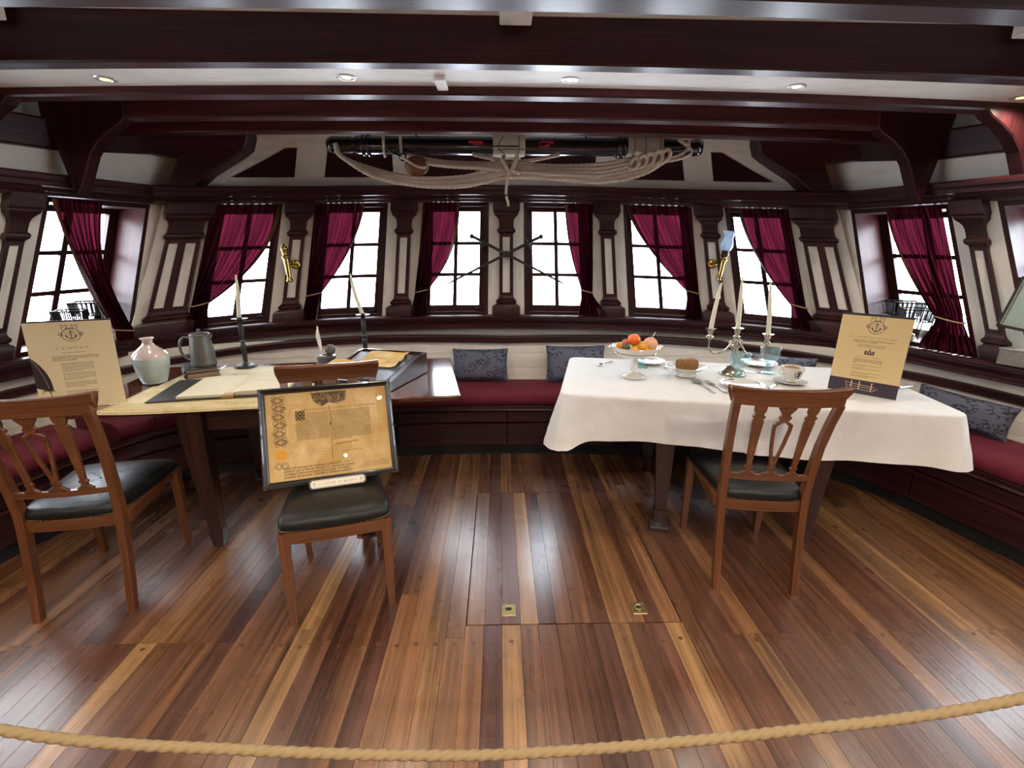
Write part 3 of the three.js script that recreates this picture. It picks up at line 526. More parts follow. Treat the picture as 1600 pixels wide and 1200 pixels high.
function table(label, p, turn, L, D, H, blocks) {
  const t = thing('dining_table', label, 'table', p, turn), lx = 0.385, lz = 0.385;
  const cut = 0.52;
  for (const [a, b] of [[-L / 2, -cut], [-cut, cut], [cut, L / 2]]) mesh(a === -cut ? 'tabletop' : 'table_leaf', rbox(b - a - 0.0015, 0.026, D, 0.008, (a + b) / 2, H - 0.013, 0, 3), tableTopM, t);
  for (const [w, d, x, z] of [[2 * lx - 0.05, 0.022, 0, lz], [2 * lx - 0.05, 0.022, 0, -lz], [0.022, 2 * lz - 0.05, lx, 0], [0.022, 2 * lz - 0.05, -lx, 0]]) mesh('apron', box(w, 0.11, d, x, H - 0.026 - 0.055, z), tableLegM, t);
  mesh('brace', [box(2 * lx + 0.1, 0.03, 0.05, 0, H - 0.041, 0.2), box(2 * lx + 0.1, 0.03, 0.05, 0, H - 0.041, -0.2)], tableLegM, t);
  for (const [i, j] of [[-1, 1], [1, 1], [-1, -1], [1, -1]]) {
    const x = i * lx, z = j * lz, o = 0.012, f = blocks.includes(`${i}${j}`) ? 0.024 : 0;
    const leg = mesh('leg', loftBox([[x - i * o, f + 0.001, z - j * o, 0.024, 0.024], [x - i * o, f + 0.088, z - j * o, 0.034, 0.034], [x - i * o, f + 0.1, z - j * o, 0.034, 0.034], [x - i * o, f + 0.102, z - j * o, 0.029, 0.029], [x, 0.58, z, 0.05, 0.05], [x, 0.62, z, 0.054, 0.054], [x, H - 0.027, z, 0.054, 0.054]]), tableLegM, t);
    if (f) { mesh('floor_block', rbox(0.10, 0.02, 0.085, 0.003, x - i * o, 0.0105, z - j * o + 0.006), blockM, leg); mesh('bolt_plate', [box(0.095, 0.003, 0.08, x - i * o, 0.0222, z - j * o + 0.006), ...[[-1, -1], [1, -1], [-1, 1], [1, 1]].map(([a, b]) => cyl(0.005, 0.004, 0.003, x - i * o + a * 0.038, 0.0236, z - j * o + 0.006 + b * 0.031, 10))], plateM, leg); }
  }
  return t;
}
const TL = { p: [-1.159, 0, -2.68], r: 9 * PI / 180, L: 1.81, D: 0.92, H: 0.78 }, TR = { p: [1.335, 0, -2.66], r: -11.5 * PI / 180, L: 1.86, D: 0.9, H: 0.775 };
const onTable = (T) => (x, z) => [T.p[0] + x * Math.cos(T.r) + z * Math.sin(T.r), T.p[2] - x * Math.sin(T.r) + z * Math.cos(T.r)];
const toTable = (T) => (X, Z) => { const dx = X - T.p[0], dz = Z - T.p[2]; return [dx * Math.cos(T.r) - dz * Math.sin(T.r), dx * Math.sin(T.r) + dz * Math.cos(T.r)]; };
table('polished mahogany extending table spread with charts and writing things', TL.p, TL.r, TL.L, TL.D, TL.H, ['11', '-1-1']);
table('mahogany extending table hidden under a white tablecloth', TR.p, TR.r, TR.L, TR.D, TR.H, ['-11']);
// white cloth over the dining table
{
  const L = TR.L / 2 + 0.004, D = TR.D / 2 + 0.004, R = 0.05, H = TR.H, N = 320, per = [];
  const straight = [[L - R, D - R, 0], [-(L - R), D - R, 1], [-(L - R), -(D - R), 2], [L - R, -(D - R), 3]];
  const pts = [];
  const total = 4 * (L + D - 2 * R) + 2 * PI * R;
  for (let i = 0; i < N; i++) {                                   // walk the rounded rectangle from the middle of the front edge
    let d = i / N * total, x, z, nx, nz; const a = L - R, b = D - R, q = PI * R / 2;
    const segs = [[a, 0], [q, 1], [2 * b, 2], [q, 3], [2 * a, 4], [q, 5], [2 * b, 6], [q, 7], [a, 8]];
    let k = 0; while (k < 8 && d > segs[k][0]) { d -= segs[k][0]; k++; }
    const arc = (cx, cz, t0) => { const t = t0 - d / R; x = cx + R * Math.cos(t); z = cz + R * Math.sin(t); nx = Math.cos(t); nz = Math.sin(t); };
    if (k === 0) { x = d; z = D; nx = 0; nz = 1; } else if (k === 1) arc(a, b, PI / 2); else if (k === 2) { x = L; z = b - d; nx = 1; nz = 0; } else if (k === 3) arc(a, -b, 0);
    else if (k === 4) { x = a - d; z = -D; nx = 0; nz = -1; } else if (k === 5) arc(-a, -b, -PI / 2); else if (k === 6) { x = -L; z = -b + d; nx = -1; nz = 0; } else if (k === 7) arc(-a, b, PI); else { x = -a + d; z = D; nx = 0; nz = 1; }
    pts.push([x, z, nx, nz, i / N * total]);
  }
  const cornerness = (x, z) => Math.exp(-(((Math.abs(x) - L) / 0.10) ** 2)) * Math.exp(-(((Math.abs(z) - D) / 0.10) ** 2));
  const rows = [];
  for (const k of [0.02, 0.2, 0.4, 0.55, 0.7, 0.82, 0.91, 0.96, 0.985]) rows.push(['t', k]);
  for (const k of [0, 0.3, 0.6, 1]) rows.push(['r', k]);
  for (let k = 1; k <= 16; k++) rows.push(['s', k / 16]);
  const p = [], uv = [], id = [];
  for (const [kind, k] of rows) for (let i = 0; i <= N; i++) {
    const [x, z, nx, nz, s] = pts[i % N], c = cornerness(x, z);
    let X, Y, Z; const rr = 0.014;
    const crease = 0.0016 * Math.max(0, 1 - Math.abs(Math.sin(x * 5.1)) * 22) + 0.0015 * pn((x + 5) * 6, (z + 5) * 6, 99, 99, 511);
    if (kind === 't') { X = x * k; Z = z * k; Y = H + 0.004 + 0.0012 * pn((x * k + 5) * 7, (z * k + 5) * 7, 99, 99, 512); }
    else if (kind === 'r') { const a = k * PI / 2; X = x + nx * (rr * Math.sin(a)); Z = z + nz * (rr * Math.sin(a)); Y = H + 0.004 - rr * (1 - Math.cos(a)); }
    else {
      const drop = (0.228 + 0.012 * Math.sin(s * 2.1 + 1) + 0.008 * pn(s * 3, 0, 99, 99, 513)) * (1 + (x > 0 ? (z < 0 ? -0.1 : 0.02) : 0.28) * c) * k;
      const wave = (0.010 * Math.sin(s * 8.3 + 0.6) + 0.007 * Math.sin(s * 19.7 + 2) + 0.012 * (pn(s * 5, k * 1.3, 99, 99, 514) - 0.5) + 0.004 * (pn(s * 16 + k * 5, k * 7, 99, 99, 515) - 0.5)) * k ** 0.8;
      const out = rr + 0.016 * k + wave + c * (x > 0 ? 0.035 : 0.07) * k, side = c * 0.05 * Math.sin(k * 2.5) * (Math.abs(nx) > 0.7 ? 1 : -0.6);
      X = x + nx * out + (-nz) * side * 0.5; Z = z + nz * out + nx * side * 0.5; Y = H + 0.004 - rr - drop;
    }
    p.push(X, Y, Z); uv.push(X + (kind === 's' ? nx * k * 0.23 : 0), Z + (kind === 's' ? nz * k * 0.23 : 0));
  }
  for (let j = 0; j < rows.length - 1; j++) for (let i = 0; i < N; i++) { const a = j * (N + 1) + i, b = a + 1, c = a + N + 1, d = c + 1; id.push(a, c, d, a, d, b); }
  const ctr = p.length / 3; p.push(0, H + 0.0045, 0); uv.push(0, 0); for (let i = 0; i < N; i++) id.push(ctr, i, i + 1);
  const g = new THREE.BufferGeometry(); g.setAttribute('position', new THREE.Float32BufferAttribute(p, 3)); g.setAttribute('uv', new THREE.Float32BufferAttribute(uv, 2)); g.setIndex(id); g.computeVertexNormals();
  const linen = dataTex(256, 256, (u, v) => { const k = 0.93 + 0.05 * pn(u * 128, v * 128, 128, 128, 521) + 0.02 * pn(u * 6, v * 6, 6, 6, 522); return [k, k, k]; }, true, 4, 4);
  const wrinkle = dataTex(512, 512, (u, v) => { const k = 0.6 * pn(u * 5, v * 5, 5, 5, 531) + 0.28 * pn(u * 13, v * 11, 13, 11, 532) + 0.12 * pn(u * 34, v * 30, 34, 30, 533); return [k, k, k]; }, false, 1.3, 1.3);
  const clothM = phy(lin(0.72, 0.70, 0.67), 0.85, { map: linen, bumpMap: wrinkle, bumpScale: 0.009, sheen: 0.15 });
  const o = tag(mesh(numbered('tablecloth'), g, clothM, scene), 'white linen cloth draped over the dining table, hem and corner hanging', 'tablecloth');
  o.position.set(TR.p[0], 0, TR.p[2]); o.rotation.y = TR.r;
}

// ---------------------------------------------------------------- chairs
const tChair = woodTex(601, 0.45, 1.1, 5, 1);
const chairM = phy(lin(0.28, 0.10, 0.037), 0.36, { map: tChair, clearcoat: 0.25, clearcoatRoughness: 0.2 });
const leatherBump = noiseTex(611, 60, 0.2, 1, 5, 5);
const leatherM = phy(lin(0.006, 0.0065, 0.0065), 0.34, { specularIntensity: 0.75, bumpMap: leatherBump, bumpScale: 0.0006, roughnessMap: noiseTex(615, 12, 0.75, 1, 3, 3) });
const nailM = phy(lin(0.17, 0.125, 0.06), 0.4, { metalness: 1 });
function makeChair(label) {
  const t = thing('dining_chair', label, 'chair', [0, 0, 0], 0, 'shield splat dining chairs');
  const bow = (x) => 0.022 * (1 - (x / 0.21) ** 2), backZ = (y) => 0.205 + 0.095 * clamp((y - 0.46) / 0.5, 0, 1.1) ** 1.5;
  // seat frame: bowed front
  const fw = 0.215, bw = 0.185, zf = -0.24, zb = 0.2;
  for (const g of [-1, 1]) {
    mesh('leg', loftBox([[g * 0.197, 0.001, -0.232, 0.0135, 0.0135], [g * 0.196, 0.30, -0.228, 0.0185, 0.0185], [g * 0.195, 0.425, -0.224, 0.021, 0.021]]), chairM, t);
    const st = [[0.268, 0, 0.172, 0.0145, 0.017], [0.245, 0.12, 0.173, 0.0145, 0.018], [0.222, 0.28, 0.174, 0.015, 0.019], [0.208, 0.40, 0.175, 0.0155, 0.020], [0.205, 0.47, 0.176, 0.0155, 0.020], [0.212, 0.56, 0.179, 0.015, 0.019], [0.232, 0.70, 0.186, 0.0145, 0.017], [0.262, 0.82, 0.194, 0.0145, 0.0155], [0.291, 0.905, 0.200, 0.0155, 0.014]];
    mesh('back_post', loftBox(st.map(([z, y, x, a, b]) => [g * x, y + 0.001, z, a, b])), chairM, t);
    mesh('seat_rail', (() => { const b = new THREE.BoxGeometry(0.02, 0.05, 0.42, 1, 1, 8); return uvBox(b.rotateY(g * 0.045).translate(g * 0.187, 0.408, -0.012), 2); })(), chairM, t);
  }
  mesh('seat_rail', uvBox(warp(new THREE.BoxGeometry(0.38, 0.05, 0.02, 12, 1, 1), (x, y, z) => V3(x, y + 0.408, z - 0.238 - 0.012 * (1 - (x / 0.2) ** 2))), 0), chairM, t);
  mesh('seat_rail', uvBox(warp(new THREE.BoxGeometry(0.345, 0.05, 0.02, 12, 1, 1), (x, y, z) => V3(x, y + 0.408, z + 0.205 + 0.01 * (1 - (x / 0.17) ** 2))), 0), chairM, t);
  // upholstered seat
  const prof = [[0.985, 0.0], [1.0, 0.004], [1.005, 0.018], [0.995, 0.032], [0.97, 0.043], [0.92, 0.05], [0.8, 0.056], [0.6, 0.062], [0.35, 0.066], [0.02, 0.067]];
  const outline = (a) => { const c = Math.cos(a), s = Math.sin(a), e = 0.22, sx = Math.sign(c) * Math.abs(c) ** e, sz = Math.sign(s) * Math.abs(s) ** e, zz = lerp(-0.243, 0.215, (sz + 1) / 2); return [sx * lerp(0.222, 0.178, (sz + 1) / 2), zz + (sz < 0 ? -0.014 : 0.014) * (1 - sx * sx)]; };
  const seat = grid(96, prof.length - 1, (u, v) => { const [x, z] = outline(u * 2 * PI), k = prof[Math.round(v * (prof.length - 1))]; return V3(x * k[0], 0.434 + k[1] - 0.006 * (z > 0.15 ? 1 : 0) * 0, z * k[0] - 0.012 * (1 - k[0])); });
  mesh('seat', seat, leatherM, t);
  const nails = []; for (let i = 0; i < 150; i++) { const [x, z] = outline(i / 150 * 2 * PI), l = Math.hypot(x, z); nails.push(new THREE.SphereGeometry(0.0034, 6, 4).translate(x * (1 + 0.002 / l), 0.4375, z * (1 + 0.002 / l))); }
  mesh('nail_trim', nails, nailM, t);
  // crest rail
  const crest = (() => {
    const p = [], id = [], uv = [], n = 28, sec = 10;
    for (let i = 0; i <= n; i++) {
      const a = 2 * i / n - 1, x = a * (0.218 + 0.006 * Math.abs(a) ** 6), h = 0.036 + 0.003 * Math.abs(a) ** 3, yc = 0.936 + 0.008 * Math.abs(a) ** 3;
      const th = 0.013 + 0.004 * Math.abs(a) ** 4, zc = backZ(0.94) + bow(x) - 0.004;
      const S8 = [[-th, -h], [th, -h], [th * 1.0, -0.2 * h], [th * 1.15, 0.5 * h], [th * 1.0, 0.9 * h], [th * 0.3, h * 1.02], [-th * 0.8, h], [-th * 1.6, 0.82 * h], [-th * 1.4, 0.5 * h], [-th, 0.1 * h]];
      for (const [dz, dy] of S8) { const endPull = Math.abs(a) > 0.93 ? (Math.abs(a) - 0.93) / 0.07 * 0.010 * (dy < 0 ? 1 : -0.6) : 0; p.push(x - Math.sign(a) * endPull, yc + dy, zc + dz + 0.12 * dy); uv.push(x, dy + dz); }
    }
    for (let i = 0; i < n; i++) for (let k = 0; k < sec; k++) { const A = i * sec + k, B = i * sec + (k + 1) % sec; id.push(A, B, B + sec, A, B + sec, A + sec); }
    for (let k = 1; k < sec - 1; k++) { id.push(0, k + 1, k); const e = n * sec; id.push(e, e + k, e + k + 1); }
    const g = new THREE.BufferGeometry(); g.setAttribute('position', new THREE.Float32BufferAttribute(p, 3)); g.setAttribute('uv', new THREE.Float32BufferAttribute(uv, 2)); g.setIndex(id);
    return uvBox(toCreasedNormals(geo(g), 0.7), 0);
  })();
  mesh('crest_rail', crest, chairM, t);
  const onBack = (x, y, z) => V3(x, y, backZ(y) + bow(x) + z);
  mesh('lower_rail', uvBox(warp(new THREE.BoxGeometry(0.345, 0.026, 0.018, 14, 1, 1).translate(0, 0.553, 0), onBack), 0), chairM, t);
  const half = [[0.028, 0.566], [0.027, 0.572], [0.012, 0.583], [0.0105, 0.592], [0.0165, 0.598], [0.0165, 0.604], [0.0105, 0.61], [0.0125, 0.65], [0.0215, 0.828], [0.018, 0.838], [0.0245, 0.845], [0.0245, 0.851], [0.017, 0.857], [0.0165, 0.864], [0.022, 0.874], [0.024, 0.905]];
  const fine = (pl) => { const o = []; pl.forEach(([x, y], i) => { const [u, v] = pl[(i + 1) % pl.length], n = Math.max(1, Math.round(Math.hypot(u - x, v - y) / 0.03)); for (let k = 0; k < n; k++) o.push([lerp(x, u, k / n), lerp(y, v, k / n)]); }); return o; };
  for (const g of [-1, 1]) {
    const out = [...half.map(([x, y]) => [x, y]), ...half.slice().reverse().map(([x, y]) => [-x, y])].map(([x, y]) => [x + g * lerp(0.092, 0.103, (y - 0.566) / 0.34), y]);
    mesh('splat', warp(ext(fine(out), 0.013, 0.0015), onBack), chairM, t);
  }
  const lo = [[0.036, 0.566], [0.034, 0.572], [0.013, 0.586], [0.011, 0.594], [0.017, 0.6], [0.017, 0.606], [0.012, 0.612], [0.016, 0.64], [0.030, 0.72], [0.0385, 0.79], [0.0385, 0.815], [0.03, 0.824], [0.015, 0.832], [0.02, 0.84], [0.0245, 0.846], [0.0245, 0.852], [0.017, 0.858], [0.0165, 0.865], [0.026, 0.878], [0.034, 0.89], [0.036, 0.905]];
  const inner = [[0, 0.63], [0.013, 0.69], [0.0255, 0.79], [0.0255, 0.807], [0.012, 0.819], [0, 0.827], [-0.012, 0.819], [-0.0255, 0.807], [-0.0255, 0.79], [-0.013, 0.69]];
  mesh('splat', warp(ext(fine([...lo, ...lo.slice().reverse().map(([x, y]) => [-x, y])]), 0.013, 0.0015, [fine(inner)]), onBack), chairM, t);
  return t;
}
const chairA = makeChair('wooden dining chair drawn up to the draped table, its back to the room');
chairA.position.set(1.2, 0, -2.105); chairA.rotation.y = -6.8 * PI / 180;
copyOf(chairA, [-1.795, 0, -2.01], 10 * PI / 180, 'wooden dining chair before the writer sign, its back to the room');
copyOf(chairA, [-0.726, 0, -1.955], PI + 16.5 * PI / 180, 'wooden dining chair facing the room with a framed document on its seat');
// ---------------------------------------------------------------- writing, prints
const INK = '#2a2018';
const wavyLine = (c, x0, x1, y, h, bold = 1) => {                   // a line of print too small to read
  let x = x0; c.fillStyle = INK; c.globalAlpha = 0.8 * bold;
  while (x < x1) { const w = rnd(0.6, 2.6) * h; const e = Math.min(x + w, x1); for (let q = x; q < e; q += h * 0.34) { const up = rnd() < 0.2 ? 0.35 : 0; c.fillRect(q, y - h * (0.5 + up), h * 0.2, h * (0.5 + up + (rnd() < 0.12 ? 0.3 : 0))); if (rnd() < 0.5) c.fillRect(q, y - h * 0.5 + (rnd() < 0.5 ? 0 : h * 0.38), h * 0.32, h * 0.12); } x = e + h * 0.35; }
  c.globalAlpha = 1;
};
function emblem(c, x, y, r) {                                       // anchor in a two-handled pot with four curls of steam
  c.save(); c.translate(x, y); c.strokeStyle = c.fillStyle = INK; c.lineWidth = r * 0.07; c.lineCap = 'round';
  c.beginPath(); c.ellipse(0, 0, r, r * 0.82, 0, 0, 2 * PI); c.stroke();
  c.lineWidth = r * 0.022; for (let k = -3; k <= 3; k++) { c.beginPath(); c.moveTo(-r * 0.9, k * r * 0.16); c.bezierCurveTo(-r * 0.4, k * r * 0.16 - r * 0.22, r * 0.3, k * r * 0.16 + r * 0.2, r * 0.9, k * r * 0.16 - r * 0.04); if (k < 2) c.stroke(); }
  c.lineWidth = r * 0.09; c.beginPath(); c.moveTo(0, -r * 0.48); c.lineTo(0, r * 0.55); c.stroke();
  c.lineWidth = r * 0.06; c.beginPath(); c.arc(0, -r * 0.56, r * 0.08, 0, 2 * PI); c.stroke();
  c.lineWidth = r * 0.05; c.beginPath(); c.moveTo(-r * 0.3, -r * 0.34); c.lineTo(r * 0.3, -r * 0.34); c.stroke();
  c.lineWidth = r * 0.11; c.beginPath(); c.arc(0, -r * 0.05, r * 0.55, 0.25 * PI - 0.45, 0.75 * PI + 0.45); c.stroke();
  for (const g of [-1, 1]) { c.beginPath(); c.moveTo(g * r * 0.56, -r * 0.02); c.lineTo(g * r * 0.36, r * 0.16); c.lineTo(g * r * 0.62, r * 0.24); c.fill(); }
  c.lineWidth = r * 0.07; for (const g of [-1, 1]) { c.beginPath(); c.ellipse(g * r * 1.1, -r * 0.08, r * 0.2, r * 0.16, g * -0.5, 0, 2 * PI); c.stroke(); }
  c.lineWidth = r * 0.05; c.beginPath(); c.moveTo(-r * 0.4, -r * 0.8); c.quadraticCurveTo(0, -r * 0.98, r * 0.4, -r * 0.8); c.stroke();
  c.lineWidth = r * 0.06; for (const k of [-0.78, -0.34, 0.26, 0.7]) { const g = k < 0 ? 1 : -1; c.save(); c.translate(k * r, -r * 0.78); c.scale(g, 1); c.beginPath(); c.moveTo(0, 0); c.bezierCurveTo(-r * 0.3, -r * 0.1, r * 0.25, -r * 0.35, 0.1 * r, -r * 0.46); c.bezierCurveTo(-0.02 * r, -r * 0.56, -0.16 * r, -r * 0.46, -0.14 * r, -r * 0.36); c.stroke(); c.restore(); }
  c.restore();
}
const spaced = (c, s, x, y, px, gap, font = 'serif', weight = '') => { c.font = `${weight} ${px}px ${font}`; let w = 0; for (const ch of s) w += c.measureText(ch).width + gap; let q = x - w / 2; c.textAlign = 'left'; for (const ch of s) { c.fillText(ch, q, y); q += c.measureText(ch).width + gap; } };
const mottled = (c, w, h, base, amount = 0.06) => { c.fillStyle = base; c.fillRect(0, 0, w, h); for (let i = 0; i < 160; i++) { const r = rnd(20, 140); c.fillStyle = rnd() < 0.5 ? '#8a6a30' : '#fff4d0'; c.globalAlpha = amount * rnd(0.2, 1); c.beginPath(); c.ellipse(rnd(0, w), rnd(0, h), r, r * rnd(0.4, 1), rnd(0, 3), 0, 2 * PI); c.fill(); } c.globalAlpha = 1; };
const writerPrint = canvasTex(912, 1152, (c, w, h) => {
  c.fillStyle = '#dccaa0'; c.fillRect(0, 0, w, h); c.fillStyle = '#332433'; c.fillRect(0, 0, w, 20);
  emblem(c, 470, 190, 100); c.fillStyle = INK; spaced(c, "L'ECRIVAIN", 465, 372, 36, 15);
  wavyLine(c, 335, 585, 420, 13, 0.7); for (let k = 0; k < 3; k++) wavyLine(c, 225, k === 2 ? 480 : 715, 468 + k * 24, 16, 1.2);
  for (const [y, n] of [[560, 6], [692, 5], [812, 4], [930, 4]]) for (let k = 0; k < n; k++) wavyLine(c, 300, k === n - 1 ? 520 : 640, y + k * 20, 13, k ? 0.85 : 1.2);
  c.save(); c.translate(0, 470);                                    // printed dark feather on the edge
  c.fillStyle = '#241a1e'; c.beginPath(); c.moveTo(-5, -20); c.bezierCurveTo(60, 40, 150, 170, 165, 330); c.lineTo(170, 420); c.bezierCurveTo(110, 440, 60, 400, -5, 380); c.fill();
  c.strokeStyle = '#a58a68'; c.lineWidth = 6; c.beginPath(); c.moveTo(0, 0); c.bezierCurveTo(70, 110, 110, 260, 125, 400); c.stroke(); c.strokeStyle = '#241a1e'; c.lineWidth = 8; c.beginPath(); c.moveTo(125, 400); c.lineTo(140, 540); c.stroke();
  c.lineWidth = 3; for (let k = 0; k < 24; k++) { c.beginPath(); c.moveTo(rnd(60, 165), rnd(390, 425)); c.lineTo(rnd(40, 200), rnd(420, 470)); c.stroke(); } c.restore();
});
const officersPrint = canvasTex(960, 1152, (c, w, h) => {
  c.fillStyle = '#d0b47e'; c.fillRect(0, 0, w, h); c.fillStyle = '#2d2029'; c.fillRect(0, 0, w, 34);
  c.fillStyle = '#34242f'; c.fillRect(0, h - 200, w, 200);
  emblem(c, 500, 185, 108); c.fillStyle = INK; spaced(c, 'LE CARRÉ DES OFFICIERS', 500, 345, 31, 12);
  for (let k = 0; k < 2; k++) wavyLine(c, 225, k ? 560 : 780, 384 + k * 22, 15, 1.2); for (let k = 0; k < 3; k++) wavyLine(c, 290, k === 2 ? 660 : 690, 440 + k * 17, 12, 0.8);
  c.save(); c.translate(480, 545); c.fillStyle = '#4a3a33'; c.beginPath(); c.moveTo(-62, 34); c.bezierCurveTo(-90, -30, -40, -34, -22, -6); c.bezierCurveTo(-14, -40, 14, -40, 22, -6); c.bezierCurveTo(40, -34, 90, -30, 62, 34); c.closePath(); c.fill(); c.fillRect(-4, -62, 8, 40); c.fillRect(-14, -54, 28, 7); c.fillStyle = '#c9aa70'; for (const x of [-36, 0, 36]) { c.beginPath(); c.ellipse(x, 4, 8, 14, 0, 0, 2 * PI); c.fill(); } c.restore();
  c.fillStyle = INK; spaced(c, 'LA LETTRE DE MARQUE', 480, 622, 20, 7);
  for (const [y, n, e] of [[652, 4, 300], [738, 2, 430], [786, 2, 440], [846, 2, 500], [890, 2, 500]]) for (let k = 0; k < n; k++) wavyLine(c, 285, k === n - 1 ? e + 40 : 680, y + k * 18, 12, y === 890 || y === 652 ? 1.2 : 0.8);
  c.save(); c.translate(300, h - 120); c.strokeStyle = '#cdb58a'; c.fillStyle = '#cdb58a'; c.lineWidth = 6; c.beginPath(); c.moveTo(-60, -30); c.lineTo(-30, 50); c.lineTo(330, 60); c.lineTo(400, 10); c.moveTo(-60, -30); c.lineTo(0, -20); c.lineTo(360, 0); c.stroke(); c.lineWidth = 3; c.beginPath(); c.moveTo(-40, 10); c.lineTo(370, 30); c.stroke(); for (const x of [20, 130, 300]) c.fillRect(x, -60, 16, 118); for (let k = 0; k < 12; k++) c.fillRect(k * 28, 12, 10, 8); c.restore();
});
const documentPrint = canvasTex(1120, 800, (c, w, h) => {
  mottled(c, w, h, '#c8a468', 0.10);
  c.fillStyle = '#b0813a'; c.globalAlpha = 0.35; c.beginPath(); c.ellipse(640, 560, 120, 60, -0.3, 0, 2 * PI); c.ellipse(560, 640, 150, 60, -0.2, 0, 2 * PI); c.fill(); c.globalAlpha = 0.25; c.fillRect(1020, 0, 100, 460); c.globalAlpha = 1;
  c.strokeStyle = '#3a2c1c'; c.lineWidth = 3.2;
  for (let k = 0; k < 6; k++) { const y = 55 + k * 76; for (const [a, b] of [[46, 24], [30, 30], [56, 14]]) { c.beginPath(); c.ellipse(118 + (k % 2 ? 8 : -8), y + 12, a, b, 0, 0, 2 * PI); c.stroke(); } for (const g of [-1, 1]) { c.beginPath(); c.arc(118 + g * 34, y - 10, 20, 0, 2 * PI); c.stroke(); c.beginPath(); c.arc(118 + g * 30, y + 36, 16, 0, 2 * PI); c.stroke(); } }
  c.fillStyle = '#d79a36'; c.beginPath(); c.ellipse(118, 560, 60, 50, 0, 0, 2 * PI); c.fill(); c.strokeStyle = '#a8712a'; c.beginPath(); c.ellipse(118, 560, 30, 26, 0, 0, 2 * PI); c.stroke();
  c.strokeStyle = '#3a2c1c'; c.lineWidth = 3; for (const g of [-1, 1]) for (const r of [18, 30]) { c.beginPath(); c.arc(118 + g * 26, 660, r, 0, 2 * PI); c.stroke(); }
  c.fillStyle = '#2a2118'; c.save(); c.beginPath(); c.moveTo(410, 20); c.lineTo(740, 20); c.lineTo(720, 110); c.lineTo(640, 140); c.lineTo(575, 120); c.lineTo(505, 150); c.lineTo(430, 100); c.closePath(); c.clip(); c.globalAlpha = 0.75; c.fillRect(400, 0, 360, 170); c.globalAlpha = 1; c.strokeStyle = '#c0a067'; c.lineWidth = 3; for (let k = 0; k < 70; k++) { c.beginPath(); c.arc(rnd(410, 740), rnd(20, 145), rnd(5, 22), rnd(0, 6), rnd(2, 8)); c.stroke(); } c.beginPath(); c.arc(575, 78, 24, 0, 7); c.fillStyle = '#8f7443'; c.fill(); c.restore();
  c.fillStyle = '#2e2419'; spaced(c, 'OUIS JEAN MARIE DE BOURBON, DUC DE PENTHIEVRE,', 665, 182, 21, 3.2);
  c.fillRect(262, 180, 84, 84); c.strokeStyle = '#c8a468'; c.lineWidth = 5; for (const [x, y] of [[-20, -20], [20, -20], [-20, 20], [20, 20]]) { c.beginPath(); c.arc(304 + x, 222 + y, 14, 0, 7); c.stroke(); }
  for (let k = 0; k < 24; k++) { const y = 206 + k * 11.4; if (y < 262) wavyLine(c, 356, 560, y, 9, 0.8); else if (k < 22) wavyLine(c, 262, 560, y, 9, 0.8); wavyLine(c, 580, k === 23 ? 760 : 945, y, 9, 0.95); }
  c.strokeStyle = '#2e2419'; c.lineWidth = 3; c.beginPath(); c.moveTo(596, 520); for (let k = 0; k < 40; k++) c.lineTo(600 + k * 5.4, 516 + 9 * Math.sin(k * 1.7) - k * 0.4); c.stroke();
  for (let k = 0; k < 3; k++) wavyLine(c, 350, 530, 545 + k * 26, 7, 0.35); wavyLine(c, 650, 860, 588, 10, 0.8);
  c.strokeStyle = '#6b4d25'; c.lineWidth = 5; c.beginPath(); c.moveTo(570, 150); c.lineTo(574, 300); c.lineTo(568, 640); c.stroke(); c.fillStyle = '#4a3217'; c.beginPath(); c.moveTo(566, 290); c.lineTo(580, 320); c.lineTo(566, 345); c.fill();
  c.fillStyle = '#2a2017'; c.textAlign = 'left'; c.font = 'italic bold 24px serif';
  c.fillText('Lettre de marque du Capitaine J.DERGENT, 1775', 128, 694); c.fillText('délivrée par le Duc de Penthièvre, Amiral de France.', 128, 720); c.fillText('Certaines lettres portaient la mention "GUERRE",', 128, 746); c.fillText('d\'autres, la mention "GUERRE & MARCHANDISES"', 128, 772);
  for (let k = 0; k < 4; k++) wavyLine(c, 860 - k * 20, 1080, 715 + k * 13, 8, 0.8);
});
const platePrint = canvasTex(1024, 128, (c, w, h) => { c.fillStyle = '#e6dcc6'; c.fillRect(0, 0, w, h); c.strokeStyle = c.fillStyle = '#3b3128'; c.lineWidth = 4; c.strokeRect(14, 14, w - 28, h - 28); spaced(c, 'LA LETTRE DE MARQUE', 512, 80, 44, 12); for (const x of [70, w - 70]) { c.beginPath(); c.arc(x, 64, 26, 0, 7); c.stroke(); c.fillRect(x - 3, 46, 6, 36); c.fillRect(x - 14, 52, 28, 5); } });
const paperM = (map, r = 0.85) => std(lin(1, 1, 1), r, { map });
function uvFace(w, h, d, mat, edge, parent, name) {                  // board with a printed front face
  const g = new THREE.BoxGeometry(w, h, d); const o = new THREE.Mesh(g, [edge, edge, edge, edge, mat, edge]); o.name = name; o.castShadow = o.receiveShadow = true; parent.add(o); return o;
}
const boardEdge = std(lin(0.05, 0.03, 0.045), 0.5);
